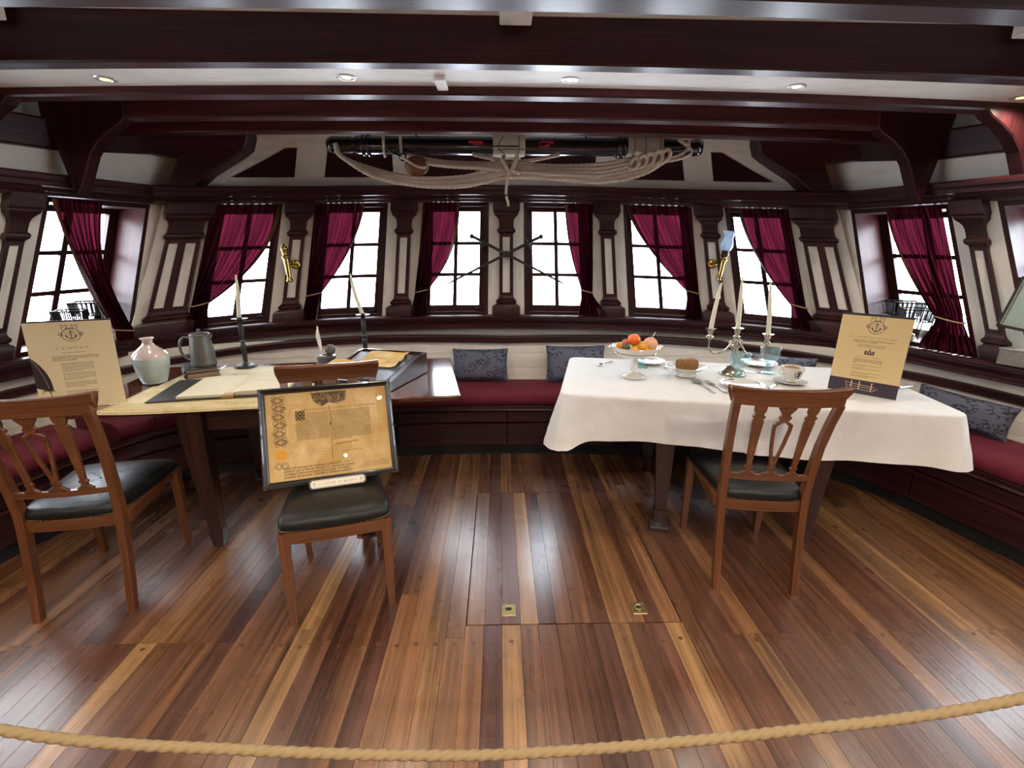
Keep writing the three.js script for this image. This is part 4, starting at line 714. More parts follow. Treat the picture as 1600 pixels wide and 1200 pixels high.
function signBoard(label, p0, p1, y, hgt, lean, print) {              // p0, p1: foot corners on the table
  const w = Math.hypot(p1[0] - p0[0], p1[1] - p0[1]), t = thing('sign_board', label, 'sign', [(p0[0] + p1[0]) / 2, y, (p0[1] + p1[1]) / 2], Math.atan2(-(p1[1] - p0[1]), p1[0] - p0[0]));
  const b = new THREE.Group(); b.name = 'board'; b.rotation.x = -lean; t.add(b);
  const pane = mesh('panel', box(w, hgt, 0.006, 0, hgt / 2, -0.003), boardEdge, b); const f = mesh('printed_face', new THREE.PlaneGeometry(w, hgt).translate(0, hgt / 2, 0.0006), paperM(print, 0.55), b);
  mesh('stay', at(box(0.05, hgt * 0.8, 0.004, 0, hgt * 0.4, 0), 0, 0, -0.004 - hgt * 0.8 * Math.sin(lean) - 0.10, 0.13), boardEdge, t);
  return t;
}
signBoard('tan exhibition sign headed writer with a printed feather, standing on the chart table', [-2.085, -2.135], [-1.80, -2.262], 0.7815, 0.405, 0.05, writerPrint);
signBoard('tan exhibition sign with crown and purple foot standing on the white tablecloth', [1.797, -2.478], [1.993, -2.25], 0.7825, 0.415, 0.08, officersPrint);
// framed letter on the chair
{
  const t = thing('picture_frame', 'black beaded picture frame with an aged printed document, leaning on the chair seat', 'frame', [-0.735, 0.508, -1.962], 17.5 * PI / 180), W = 0.565, Hh = 0.435, b = 0.026;
  t.rotation.set(-0.42, 17.5 * PI / 180, 0.0, 'YXZ');
  const blackM = phy(lin(0.012, 0.010, 0.009), 0.28, { clearcoat: 0.4 });
  const bar = (len) => { const pr = [[0, 0], [0.004, 0.012], [0.010, 0.016], [0.018, 0.013], [0.022, 0.008], [b, 0.006], [b, -0.006], [0, -0.006]]; const g = new THREE.ExtrudeGeometry(new THREE.Shape(pr.map(([x, y]) => new THREE.Vector2(x, y))), { depth: len, bevelEnabled: false }); const P = g.attributes.position; for (let i = 0; i < P.count; i++) { const k = P.getX(i); P.setZ(i, lerp(k, len - k, P.getZ(i) / len)); } g.computeVertexNormals(); return g; };
  const side = (len, rz, x, y) => { const g = bar(len); g.rotateZ(0); const P = g.attributes.position, m = new THREE.Matrix4().makeBasis(V3(0, 1, 0), V3(0, 0, 1), V3(1, 0, 0)); g.applyMatrix4(m); g.rotateZ(rz); g.translate(x, y, 0); return toCreasedNormals(geo(g), 0.5); };
  mesh('rail', side(W, 0, -W / 2, 0), blackM, t); mesh('rail', side(W, PI, W / 2, Hh), blackM, t); mesh('rail', side(Hh, PI / 2, W / 2, 0), blackM, t); mesh('rail', side(Hh, -PI / 2, -W / 2, Hh), blackM, t);
  const beads = []; const bd = new THREE.SphereGeometry(0.0032, 6, 4); for (let i = 0; i < 75; i++) { const x = -W / 2 + (i + 0.5) / 75 * W; beads.push(bd.clone().translate(x, 0.003, 0.011), bd.clone().translate(x, Hh - 0.003, 0.011)); } for (let i = 0; i < 58; i++) { const y = (i + 0.5) / 58 * Hh; beads.push(bd.clone().translate(-W / 2 + 0.003, y, 0.011), bd.clone().translate(W / 2 - 0.003, y, 0.011)); }
  mesh('beading', beads, phy(lin(0.05, 0.04, 0.026), 0.4), t);
  mesh('document', new THREE.PlaneGeometry(W - 2 * b + 0.006, Hh - 2 * b + 0.006).translate(0, Hh / 2, -0.001), paperM(documentPrint), t);
  mesh('glazing', new THREE.PlaneGeometry(W - 2 * b + 0.006, Hh - 2 * b + 0.006).translate(0, Hh / 2, 0.003), M.glass, t);
  mesh('backing', box(W - 0.01, Hh - 0.01, 0.004, 0, Hh / 2, -0.009), blackM, t);
  const pl = thing('caption_plate', 'small cream caption plate propped on the leather seat before the framed document', 'plate');
  pl.position.set(-0.70, 0.5045, -1.915); pl.rotation.set(-0.42, 17.5 * PI / 180, 0, 'YXZ');
  const sh = (w, h, r) => [[-w / 2 + r, 0], [w / 2 - r, 0], [w / 2, r], [w / 2, h - r], [w / 2 - r, h], [-w / 2 + r, h], [-w / 2, h - r], [-w / 2, r]];
  mesh('mount', ext(sh(0.236, 0.043, 0.009), 0.006, 0.001), boardEdge, pl);
  mesh('label_face', (() => { const g = new THREE.ShapeGeometry(new THREE.Shape(sh(0.224, 0.033, 0.008).map(([x, y]) => new THREE.Vector2(x, y + 0.005)))); const P = g.attributes.position, U = g.attributes.uv; for (let i = 0; i < P.count; i++) U.setXY(i, P.getX(i) / 0.224 + 0.5, (P.getY(i) - 0.005) / 0.033); return g.translate(0, 0, 0.0034); })(), paperM(platePrint, 0.5), pl);
}
// ---------------------------------------------------------------- things on the writing table (top at 0.78)
const pewter = phy(lin(0.15, 0.145, 0.13), 0.46, { metalness: 0.75 }), ironM = phy(lin(0.045, 0.05, 0.052), 0.42, { metalness: 0.75 }), waxM = phy(lin(0.72, 0.68, 0.52), 0.5, { transmission: 0.08, thickness: 0 });
const HL = 0.7805;
// sea chart: sheet lying on the table, its edge hanging a little over
const chartPrint = (hue, s) => canvasTex(1400, 900, (c, w, h) => {
  mottled(c, w, h, hue, 0.12); c.strokeStyle = '#5a4526'; c.lineWidth = 2.2; c.globalAlpha = 0.75;
  for (let k = 0; k < 3; k++) { c.beginPath(); let x = rnd(0, w), y = h * (0.72 + 0.09 * k); x = 0; c.moveTo(x, y); while (x < w) { x += rnd(4, 12); y += rnd(-9, 9) + (h * (0.78 + 0.06 * k) - y) * 0.02; c.lineTo(x, y); } c.stroke(); }
  c.globalAlpha = 0.35; c.lineWidth = 1.4; for (let k = 0; k < 16; k++) { const a = k / 16 * 2 * PI; for (const [x, y] of [[w * 0.3, h * 0.45], [w * 0.72, h * 0.35]]) { c.beginPath(); c.moveTo(x, y); c.lineTo(x + Math.cos(a) * 900, y + Math.sin(a) * 900); c.stroke(); } }
  c.globalAlpha = 0.8; c.lineWidth = 2.5; for (const [x, y, r] of [[w * 0.62, h * 0.86, 60], [w * 0.70, h * 0.86, 46], [w * 0.3, h * 0.45, 40]]) { c.beginPath(); c.arc(x, y, r, 0, 7); c.stroke(); for (let k = 0; k < 12; k++) { c.beginPath(); c.arc(x + rnd(-30, 30), y + rnd(-24, 24), rnd(6, 16), 0, 4); c.stroke(); } }
  for (let k = 0; k < 60; k++) { const y = h * rnd(0.66, 0.95), x = rnd(0, w * 0.9); wavyLine(c, x, x + rnd(20, 60), y, 6, 0.7); }
  c.globalAlpha = 1; c.strokeStyle = '#4a3a22'; c.lineWidth = 3; c.strokeRect(16, 16, w - 32, h - 32);
});
function sheet(name, label, cat, quad, y, mat, curl = [0, 0, 0, 0], group, sag) {   // quad: four floor-plan corners, first along the near edge
  const g = grid(40, 30, (u, v) => { const a = [lerp(quad[0][0], quad[1][0], u), lerp(quad[0][1], quad[1][1], u)], b = [lerp(quad[3][0], quad[2][0], u), lerp(quad[3][1], quad[2][1], u)];
    const cz = curl[0] * ((1 - u) * (1 - v)) ** 6 + curl[1] * (u * (1 - v)) ** 6 + curl[2] * (u * v) ** 6 + curl[3] * ((1 - u) * v) ** 6, wv = 0.0008 * pn(u * 6, v * 6, 99, 99, 701);
    const P = V3(lerp(a[0], b[0], v), y + cz + wv, lerp(a[1], b[1], v)); return sag ? sag(P) : P; });
  return solo(name, g, mat, label, cat, group);
}
const frontOf = (T) => (P) => { const [x, z] = toTable(T)(P.x, P.z), over = z - (T.D / 2 - 0.006); if (over > 0) { const r = 0.02, a = Math.min(over / r, PI / 2.3), zz = T.D / 2 - 0.006 + r * Math.sin(a), y = P.y - r * (1 - Math.cos(a)) - Math.max(0, over - r * a) * 0.95; const [X, Z] = onTable(T)(x, zz + Math.max(0, over - r * a) * 0.25); return V3(X, y, Z); } return P; };
const tl = onTable(TL);
sheet('sea_chart', 'large yellowed sea chart hanging over the writing table edge', 'chart', [tl(-0.74, 0.485), tl(0.17, 0.478), tl(0.12, 0.10), tl(-0.72, 0.02)], HL + 0.0012, std(lin(1, 1, 1), 0.8, { map: chartPrint('#cbb886', 1) }), [0.012, 0, 0, 0], 'charts on the table', frontOf(TL));
sheet('sea_chart', 'pale cream sea chart lying under the candlestick and inkwell', 'chart', [tl(-0.70, 0.06), tl(0.28, 0.04), tl(0.30, -0.38), tl(-0.66, -0.36)], HL + 0.0024, std(lin(1, 1, 1), 0.8, { map: chartPrint('#cfc6a6', 2) }), [0, 0, 0, 0], 'charts on the table');
// stoneware bottle
{
  const t = thing('stoneware_bottle', 'pale blue ribbed stoneware bottle with a pinkish glazed shoulder', 'bottle', [-1.905, HL + 0.0025, -2.62]); t.scale.set(0.8, 1, 0.8);
  const body = [[0.001, 0], [0.066, 0], [0.07, 0.004]]; for (let i = 0; i <= 26; i++) { const k = i / 26, y = 0.004 + k * 0.145, r = 0.070 + 0.036 * Math.sin(Math.min(1, k * 1.1) * PI / 2) + 0.0011 * Math.sin(k * 26 * 2.1); body.push([r, y]); }
  mesh('body', lathe(body, 56), phy(lin(0.56, 0.67, 0.66), 0.28, { clearcoat: 0.5, map: whiteTex }), t);
  mesh('shoulder', lathe([[0.1055, 0.149], [0.103, 0.16], [0.085, 0.178], [0.058, 0.197], [0.036, 0.212], [0.0305, 0.222], [0.0305, 0.236], [0.034, 0.243], [0.040, 0.247], [0.0405, 0.2505], [0.036, 0.252], [0.028, 0.248], [0.026, 0.23], [0.026, 0.2]], 56), phy(lin(0.62, 0.50, 0.45), 0.16, { clearcoat: 0.8 }), t);
}
// books and the pewter jug
function book(label, p, turn, w, d, h, cover, cat = 'book') {
  const t = thing('closed_book', label, cat, p, turn, 'old books under the jug');
  mesh('cover', [box(w, 0.0025, d, 0, h - 0.00125, 0), box(w, 0.0025, d, 0, 0.00125, 0), at(new THREE.CylinderGeometry(h / 2, h / 2, d, 16, 1, false, PI, PI), -w / 2, h / 2, 0, PI / 2)].map((g) => geo(g)), cover, t);
  mesh('pages', box(w - 0.008, h - 0.005, d - 0.01, -0.002, h / 2, 0), std(lin(0.46, 0.32, 0.22), 0.85, { map: dataTex(8, 128, (u, v) => { const k = 0.7 + 0.3 * pn(0, v * 64, 2, 64, 711); return [k, k, k]; }, true, 1, 30) }), t);
  return t;
}
book('worn tan book lying under a thinner book and the jug', [-1.765, HL + 0.004, -2.82], 0.62, 0.165, 0.23, 0.03, std(lin(0.16, 0.085, 0.05), 0.6, { map: tW2 }));
book('thin grey blue book lying between the jug and a tan book', [-1.768, HL + 0.0345, -2.818], 0.60, 0.16, 0.225, 0.018, std(lin(0.11, 0.11, 0.125), 0.5, { map: tW2 }));
{
  const t = thing('pewter_jug', 'dull pewter lidded jug standing on two books', 'jug', [-1.752, HL + 0.053, -2.83], 0.1);
  mesh('body', lathe([[0.001, 0], [0.066, 0], [0.069, 0.004], [0.0675, 0.012], [0.066, 0.03], [0.062, 0.09], [0.056, 0.14], [0.0515, 0.172], [0.053, 0.176], [0.053, 0.18]], 40), pewter, t);
  const lid = mesh('lid', lathe([[0.0535, 0.1805], [0.0535, 0.186], [0.048, 0.19], [0.02, 0.196], [0.008, 0.199], [0.006, 0.205], [0.010, 0.209], [0.008, 0.215], [0.001, 0.216]], 36), pewter, t);
  mesh('handle', tapered([[-0.05, 0.158, 0.0], [-0.08, 0.168, 0.004], [-0.105, 0.145, 0.008], [-0.112, 0.10, 0.01], [-0.10, 0.06, 0.008], [-0.078, 0.035, 0.004], [-0.06, 0.04, 0]], [0.008, 0.0085, 0.0085, 0.008, 0.007, 0.006, 0.006]), pewter, t);
  mesh('spout', at(new THREE.ConeGeometry(0.018, 0.05, 14, 1, true), 0.058, 0.168, 0.0, 0, 0, -0.75), pewter, t);
}
// candlesticks with leaning candles
function candlestick(label, p, bend) {
  const t = thing('candlestick', label, 'candlestick', p, 0, 'dark candlesticks on the writing table');
  mesh('stand', lathe([[0.001, 0], [0.064, 0], [0.066, 0.004], [0.06, 0.011], [0.03, 0.018], [0.014, 0.024], [0.012, 0.04], [0.0135, 0.07], [0.0185, 0.125], [0.017, 0.138], [0.011, 0.147], [0.010, 0.152], [0.019, 0.158], [0.019, 0.163], [0.010, 0.170], [0.0095, 0.176], [0.013, 0.19], [0.0165, 0.225], [0.014, 0.25], [0.011, 0.27], [0.012, 0.283], [0.018, 0.292], [0.044, 0.299], [0.046, 0.304], [0.043, 0.304], [0.014, 0.3], [0.014, 0.312], [0.001, 0.312]], 36), ironM, t);
  const c = mesh('candle', tapered([[0, 0.303, 0], [bend[0] * 0.3, 0.36, bend[1] * 0.3], [bend[0] * 0.75, 0.46, bend[1] * 0.7], [bend[0], 0.565, bend[1]]], [0.0125, 0.0122, 0.011, 0.0045], 26, 14), waxM, t);
  mesh('wick', tube([[bend[0], 0.56, bend[1]], [bend[0] * 1.03, 0.575, bend[1]]], 0.0012, 4, 5), M.black, c);
}
candlestick('dark iron candlestick with a nearly upright candle beside the jug', [-1.59, HL + 0.004, -2.985], [0.018, 0.0]);
candlestick('dark iron candlestick with a bent leaning candle behind the writing box', [-0.895, HL + 0.003, -3.19], [-0.062, -0.01]);
// open ledger
{
  const t = thing('open_ledger', 'large open ledger with blank cream pages and dark covers on the chart', 'book', [-1.385, HL + 0.004, -2.52], 0.19);
  const cov = std(lin(0.03, 0.026, 0.024), 0.55), pg = std(lin(0.66, 0.60, 0.42), 0.8), pg2 = std(lin(0.64, 0.56, 0.42), 0.8, { map: canvasTex(512, 512, (c, w, h) => { c.fillStyle = '#fffdf5'; c.fillRect(0, 0, w, h); c.strokeStyle = '#6a5a44'; c.lineWidth = 3; c.beginPath(); c.moveTo(90, 300); for (let x = 90; x < 430; x += 8) c.lineTo(x, 300 - 14 * Math.exp(-(((x - 270) / 60) ** 2)) + rnd(-2, 2)); c.stroke(); }) });
  const leafBlock = (sg, wd, dp, th, mat, sh) => { const top = grid(24, 4, (u, v) => V3(sg * u * wd, 0.006 + th * (1 - Math.exp(-u * 14)) * (1 - 0.25 * u) + 0.004, (v - 0.5) * dp + sh * u)), edge = grid(24, 1, (u, v) => V3(sg * u * wd, lerp(0.006, 0.006 + th * (1 - Math.exp(-u * 14)) * (1 - 0.25 * u) + 0.004, v), dp / 2 + sh * u)), end = grid(1, 4, (u, v) => V3(sg * wd, lerp(0.006, 0.01 + th * 0.75, u), (v - 0.5) * dp + sh)); return merge([top, edge, end]); };
  mesh('cover', at(box(0.36, 0.005, 0.42, -0.185, 0.0028, 0.0), 0, 0, 0, 0, 0.03), cov, t);
  mesh('cover', box(0.30, 0.005, 0.42, 0.155, 0.0028, 0), cov, t);
  mesh('page_block', leafBlock(-1, 0.235, 0.39, 0.010, pg, 0.0), pg, t);
  mesh('page_block', leafBlock(1, 0.27, 0.36, 0.018, pg2, 0.0), pg2, t);
  mesh('spine_band', rbox(0.055, 0.018, 0.05, 0.006, -0.002, 0.0095, 0.192), phy(lin(0.32, 0.17, 0.05), 0.5), t);
}
// inkwell, quill, tray of papers
{
  const t = thing('inkwell', 'round pewter inkwell with its lid open', 'inkwell', [-1.095, HL + 0.0085, -3.01]);
  mesh('body', lathe([[0.001, 0], [0.064, 0], [0.066, 0.006], [0.058, 0.012], [0.056, 0.02], [0.057, 0.05], [0.062, 0.056], [0.062, 0.062], [0.05, 0.066], [0.022, 0.067], [0.02, 0.055], [0.001, 0.052]], 40), pewter, t);
  const l = mesh('lid', at(lathe([[0.001, 0], [0.03, 0], [0.034, 0.004], [0.033, 0.008], [0.02, 0.013], [0.001, 0.014]], 30), 0, 0, 0, 1.35), pewter, t); l.position.set(0.026, 0.098, -0.012);
  mesh('hinge', box(0.012, 0.012, 0.008, 0.026, 0.068, -0.022), pewter, t);
  const q = thing('quill', 'white goose quill standing in the inkwell', 'quill', [-1.128, HL + 0.066, -3.006]);
  mesh('shaft', tapered([[0.012, -0.006, 0], [0.006, 0.05, 0], [-0.004, 0.12, 0], [0.0, 0.18, 0]], [0.0016, 0.0018, 0.0014, 0.0006], 16, 6), std(lin(0.75, 0.72, 0.62), 0.5), q);
  mesh('vane', (() => { const s = (sg) => grid(4, 20, (u, v) => { const y = lerp(0.03, 0.185, v), w = 0.012 * Math.sin(Math.min(1, v * 1.15) * PI * 0.9 + 0.12) ** 0.6 * (sg > 0 ? 1 : 1.15), xc = lerp(0.006, -0.004, clamp((y - 0.05) / 0.07, 0, 1)) + (y > 0.12 ? (y - 0.12) * 0.06 : 0); return V3(xc + sg * u * w, y + u * 0.012, 0.002 * u + 0.002 * Math.sin(v * 9 + u)); }); return merge([s(1), s(-1)]); })(), std(lin(0.85, 0.84, 0.8), 0.9), q);
  const ps = thing('pamphlet', 'small pink grey bound pamphlet lying by the inkwell', 'pamphlet', [-1.19, HL + 0.0045, -2.83], 0.12);
  mesh('cover', [box(0.14, 0.0015, 0.11, 0, 0.013, 0), box(0.14, 0.0015, 0.11, 0, 0.0008, 0)], std(lin(0.42, 0.33, 0.36), 0.7), ps); mesh('pages', box(0.135, 0.0105, 0.105, 0, 0.007, 0), std(lin(0.6, 0.54, 0.46), 0.9), ps);
}
const trayM = phy(lin(0.085, 0.035, 0.032), 0.3, { map: tW1, clearcoat: 0.3 });
solo('pen_tray', [rbox(0.34, 0.007, 0.22, 0.002, 0, 0.0035, 0)].map((g) => at(g, -1.02, HL + 0.001, -2.985, 0, 0, 0)), phy(lin(0.10, 0.10, 0.12), 0.25), 'flat dark tray under the inkwell', 'tray');
// writing slope
{
  const t = thing('writing_box', 'sloping wooden writing box with a worn leather top', 'writing box', [-0.708, HL + 0.004, -2.70], -0.30), w = 0.43, d = 0.455, hb = 0.12, hf = 0.042;
  const sideG = (x) => at(ext([[-d / 2, 0], [d / 2, 0], [d / 2, hf], [-d / 2 + 0.07, hb], [-d / 2, hb]], 0.014, 0.001), x, 0, 0, 0, -PI / 2);
  mesh('side', sideG(w / 2 - 0.007), trayM, t); mesh('side', sideG(-w / 2 + 0.007), trayM, t);
  mesh('front', box(w - 0.028, hf, 0.012, 0, hf / 2, d / 2 - 0.006), trayM, t); mesh('back', box(w - 0.028, hb, 0.012, 0, hb / 2, -d / 2 + 0.006), trayM, t); mesh('bottom', box(w - 0.028, 0.008, d - 0.024, 0, 0.004, 0), trayM, t);
  const ang = Math.atan2(hb - hf, d - 0.07), len = Math.hypot(hb - hf, d - 0.07), slope = (g, lift) => at(g, 0, (hb + hf) / 2 + lift, 0.035, ang);
  const leather = phy(lin(0.11, 0.12, 0.14), 0.38, { roughnessMap: rough1, map: noiseTex(731, 10, 0.6, 1, 2, 2) });
  mesh('slope', slope(box(w - 0.028, 0.008, len, 0, -0.01, 0), 0), trayM, t); mesh('leather_top', slope(box(w - 0.09, 0.002, len - 0.07, 0, -0.0048, 0), 0), leather, t);
  mesh('pen_trough', [box(w - 0.03, 0.008, 0.05, 0, hb - 0.03, -d / 2 + 0.037)], std(lin(0.02, 0.015, 0.013), 0.6), t);
  mesh('hinge', [box(0.03, 0.003, 0.02, -0.1, hb - 0.002, -d / 2 + 0.075), box(0.03, 0.003, 0.02, 0.1, hb - 0.002, -d / 2 + 0.075)], brassM, t);
  // letters on the slope: aged sheets with curling edges
  const lp = (s) => std(lin(1, 1, 1), 0.85, { map: canvasTex(512, 640, (c, W, H) => { mottled(c, W, H, '#c9a35c', 0.12); for (let k = 0; k < 16; k++) wavyLine(c, 40, W - 60 - rnd(0, 60), 70 + k * 32, 12, 0.30); }) });
  const letter = (label, ox, oz, rot, ww, hh, lift, back) => {
    const g = grid(24, 20, (u, v) => { const x = (u - 0.5) * ww, z = (v - 0.5) * hh, e = 0.014 * Math.max(0, u - 0.8) ** 1 * 4 * (0.6 + 0.4 * Math.sin(v * 9)) + 0.004 * Math.sin(v * 16 + u * 3) * u + 0.004 * Math.sin(u * 6); return V3(x + ox, lift + 0.003 + Math.max(0, e), z + oz); });
    const q = g.rotateY(rot); q.rotateX(ang).translate(0, (hb + hf) / 2, 0.035); q.rotateY(t.rotation.y).translate(t.position.x, t.position.y, t.position.z);
    solo('letter', q, lp(1), label, 'letter', 'aged letters on the writing box');
  };
  letter('large ochre letter curling at the edge on the writing box', 0.02, -0.09, 0.05, 0.25, 0.21, 0.0008, 0);
  letter('ochre letter with a lifted corner lower on the writing box', -0.13, 0.05, -0.03, 0.27, 0.15, 0.007, 0);
}

// ---------------------------------------------------------------- things on the dining table (cloth at 0.781)
const HR = 0.7815;
const china = phy(lin(0.66, 0.63, 0.56), 0.16, { clearcoat: 0.4, clearcoatRoughness: 0.05 }), sprig = phy(lin(0.06, 0.042, 0.028), 0.9, { specularIntensity: 0.1 });
const silver = phy(lin(0.42, 0.38, 0.31), 0.28, { metalness: 0.95, roughnessMap: rough1 }), brightSilver = phy(lin(0.52, 0.50, 0.47), 0.25, { metalness: 1 });
const glassBlue = phy(lin(0.82, 0.91, 0.93), 0.03, { transmission: 0.94, thickness: 0, ior: 1.48 }), glassStem = phy(lin(0.60, 0.80, 0.80), 0.05, { transmission: 0.8, thickness: 0, ior: 1.5 });
const octo = (pts, n = 8, amp = 0.035) => { const g = lathe(pts, 64), P = g.attributes.position; for (let i = 0; i < P.count; i++) { const x = P.getX(i), z = P.getZ(i), r = Math.hypot(x, z), a = Math.atan2(z, x), k = 1 - amp * (1 - Math.abs(Math.cos(a * n / 2))) * clamp(r / 0.05, 0, 1); P.setX(i, x * k); P.setZ(i, z * k); } g.computeVertexNormals(); return g; };
const flowers = (r, y, n, s = 1, a0 = 0) => { const l = []; for (let k = 0; k < n; k++) { const a = a0 + k / n * 2 * PI; for (let j = 0; j < 7; j++) l.push(new THREE.CircleGeometry(rnd(0.003, 0.0055) * s, 8).rotateX(-PI / 2).translate(Math.cos(a + (j - 3) * 0.05) * (r + rnd(-0.005, 0.005)), y + 0.0003 * (j % 3) + 0.0004, Math.sin(a + (j - 3) * 0.05) * (r + rnd(-0.005, 0.005)))); } return l; };
{
  const t = thing('fruit_stand', 'white china footed stand carrying a shallow fruit bowl', 'stand', [0.797, HR, -2.725]);
  mesh('foot', octo([[0.001, 0.004], [0.06, 0.004], [0.066, 0], [0.069, 0.003], [0.062, 0.012], [0.03, 0.026], [0.020, 0.034], [0.0185, 0.05], [0.018, 0.11], [0.022, 0.118]], 8, 0.04), china, t);
  mesh('dish', octo([[0.001, 0.124], [0.022, 0.117], [0.05, 0.12], [0.09, 0.13], [0.118, 0.145], [0.12, 0.149], [0.115, 0.149], [0.088, 0.136], [0.04, 0.127], [0.001, 0.127]], 8, 0.03), china, t);
  mesh('painted_sprig', flowers(0.05, 0.014, 4, 0.8, 0.6), sprig, t);
  const b = thing('fruit_bowl', 'shallow white china bowl with handles heaped with fruit on the stand', 'bowl', [0.797, HR + 0.1285, -2.725]);
  mesh('body', octo([[0.001, 0.003], [0.055, 0.0], [0.075, 0.002], [0.105, 0.016], [0.128, 0.036], [0.137, 0.052], [0.142, 0.058], [0.138, 0.059], [0.130, 0.05], [0.122, 0.036], [0.10, 0.02], [0.07, 0.008], [0.001, 0.007]], 8, 0.02), china, b);
  for (const g of [-1, 1]) mesh('handle', tube([[g * 0.122, 0.046, -0.03], [g * 0.146, 0.058, -0.018], [g * 0.155, 0.052, 0], [g * 0.146, 0.058, 0.018], [g * 0.122, 0.046, 0.03]], 0.0045, 20, 8), china, b);
  const peel = (s) => noiseTex(s, 50, 0, 1, 3, 3);
  const fruit = (name, label, x, y, z, r, col, o = {}) => {
    const f = thing(name, label, 'fruit', [0.797 + x, HR + 0.1285 + y, -2.725 + z], o.turn ?? 0, 'fruit in the china bowl');
    const g = new THREE.SphereGeometry(r, 28, 20), P = g.attributes.position; for (let i = 0; i < P.count; i++) { const a = Math.atan2(P.getZ(i), P.getX(i)), k = 1 + (o.rib ?? 0) * Math.cos(a * 8) + 0.02 * (pn(P.getX(i) * 60 + 9, P.getY(i) * 60 + 9, 99, 99, 741) - 0.5); P.setXYZ(i, P.getX(i) * k, P.getY(i) * (o.flat ?? 0.92) * k, P.getZ(i) * k); } g.computeVertexNormals();
    if (o.map) { const U = g.attributes.uv; }
    mesh('skin', g, phy(o.map ? lin(1, 1, 1) : col, 0.45, { bumpMap: peel(751), bumpScale: 0.0006, map: o.map ?? null }), f);
    if (o.stem) mesh('stem', cyl(0.0025, 0.0015, 0.01, 0, r * (o.flat ?? 0.92) - 0.003, 0, 6), std(lin(0.12, 0.09, 0.04), 0.8), f);
    if (o.leaf) mesh('leaf', grid(8, 4, (u, v) => V3(0.008 + u * 0.022, r * 0.9 + u * 0.038, (v - 0.5) * 0.014 * Math.sin(u * PI * 0.95 + 0.12) - 0.006)), std(lin(0.12, 0.42, 0.04), 0.5), f);
    return f;
  };
  const peach = dataTex(64, 64, (u, v) => { const k = clamp(pn(u * 4, v * 3, 4, 3, 761) * 0.9 + v * 0.6 - 0.25, 0, 1); return [0.88, lerp(0.72, 0.42, k), lerp(0.52, 0.38, k)]; }, true, 1, 1);
  fruit('orange', 'bright orange resting on top of the heap of fruit', -0.012, 0.092, -0.012, 0.037, lin(0.86, 0.16, 0.014), { stem: 1 });
  fruit('peach', 'blushed peach with a green leaf at the bowl edge', 0.078, 0.069, 0.012, 0.042, null, { map: peach, flat: 1, leaf: 1, stem: 1 });
  fruit('gourd', 'yellow warty fruit in the middle of the bowl', 0.028, 0.056, 0.038, 0.029, lin(0.72, 0.32, 0.02), { rib: 0.03 });
  fruit('gourd', 'small yellow fruit low at the bowl front', -0.024, 0.045, 0.068, 0.024, lin(0.74, 0.33, 0.02), { rib: 0.02 });
  fruit('gourd', 'dark green striped little gourd in the bowl', -0.068, 0.058, 0.036, 0.024, lin(0.08, 0.085, 0.035), { rib: 0.05 });
  fruit('mandarin', 'small mandarin beside the green gourd', -0.098, 0.062, 0.01, 0.021, lin(0.74, 0.26, 0.02), {});
  fruit('plum', 'red plum half hidden behind the orange', -0.058, 0.074, -0.018, 0.022, lin(0.55, 0.09, 0.05), {});
  fruit('mandarin', 'small mandarin under the peach', 0.045, 0.042, 0.075, 0.018, lin(0.76, 0.28, 0.02), {});
  fruit('apple', 'yellow apple at the bottom of the bowl', 0.0, 0.04, 0.0, 0.03, lin(0.55, 0.4, 0.05), {});
  fruit('apple', 'green apple at the back of the bowl', 0.04, 0.047, -0.052, 0.03, lin(0.3, 0.38, 0.05), {});
}
{
  const t = thing('bread_bowl', 'octagonal white china bowl holding a bread crust', 'bowl', [1.118, HR, -2.755]);
  mesh('body', octo([[0.001, 0.012], [0.056, 0.010], [0.062, 0], [0.064, 0.006], [0.058, 0.02], [0.06, 0.026], [0.085, 0.04], [0.118, 0.058], [0.12, 0.061], [0.116, 0.062], [0.082, 0.046], [0.055, 0.034], [0.001, 0.032]], 8, 0.06), china, t);
  mesh('painted_sprig', flowers(0.09, 0.051, 5, 0.7, 0.3), sprig, t);
  const b = thing('bread', 'browned crusty piece of bread in the octagonal bowl', 'bread', [1.118, HR + 0.033, -2.75], 0.25), g = new RoundedBoxGeometry(0.125, 0.07, 0.08, 5, 0.026), P = g.attributes.position; for (let i = 0; i < P.count; i++) { const x = P.getX(i), y = P.getY(i), z = P.getZ(i), n = pn(x * 40 + 9, z * 40 + y * 30 + 9, 99, 99, 771) - 0.5; P.setXYZ(i, x * (1 + 0.08 * n), y * (1 + 0.12 * n) + 0.038, z * (1 + 0.1 * n)); } g.computeVertexNormals();
  mesh('crust', g, std(lin(0.52, 0.23, 0.06), 0.75, { map: noiseTex(775, 7, 0.25, 1, 1, 1), bumpMap: noiseTex(776, 14, 0, 1, 2, 2), bumpScale: 0.006 }), b);
}
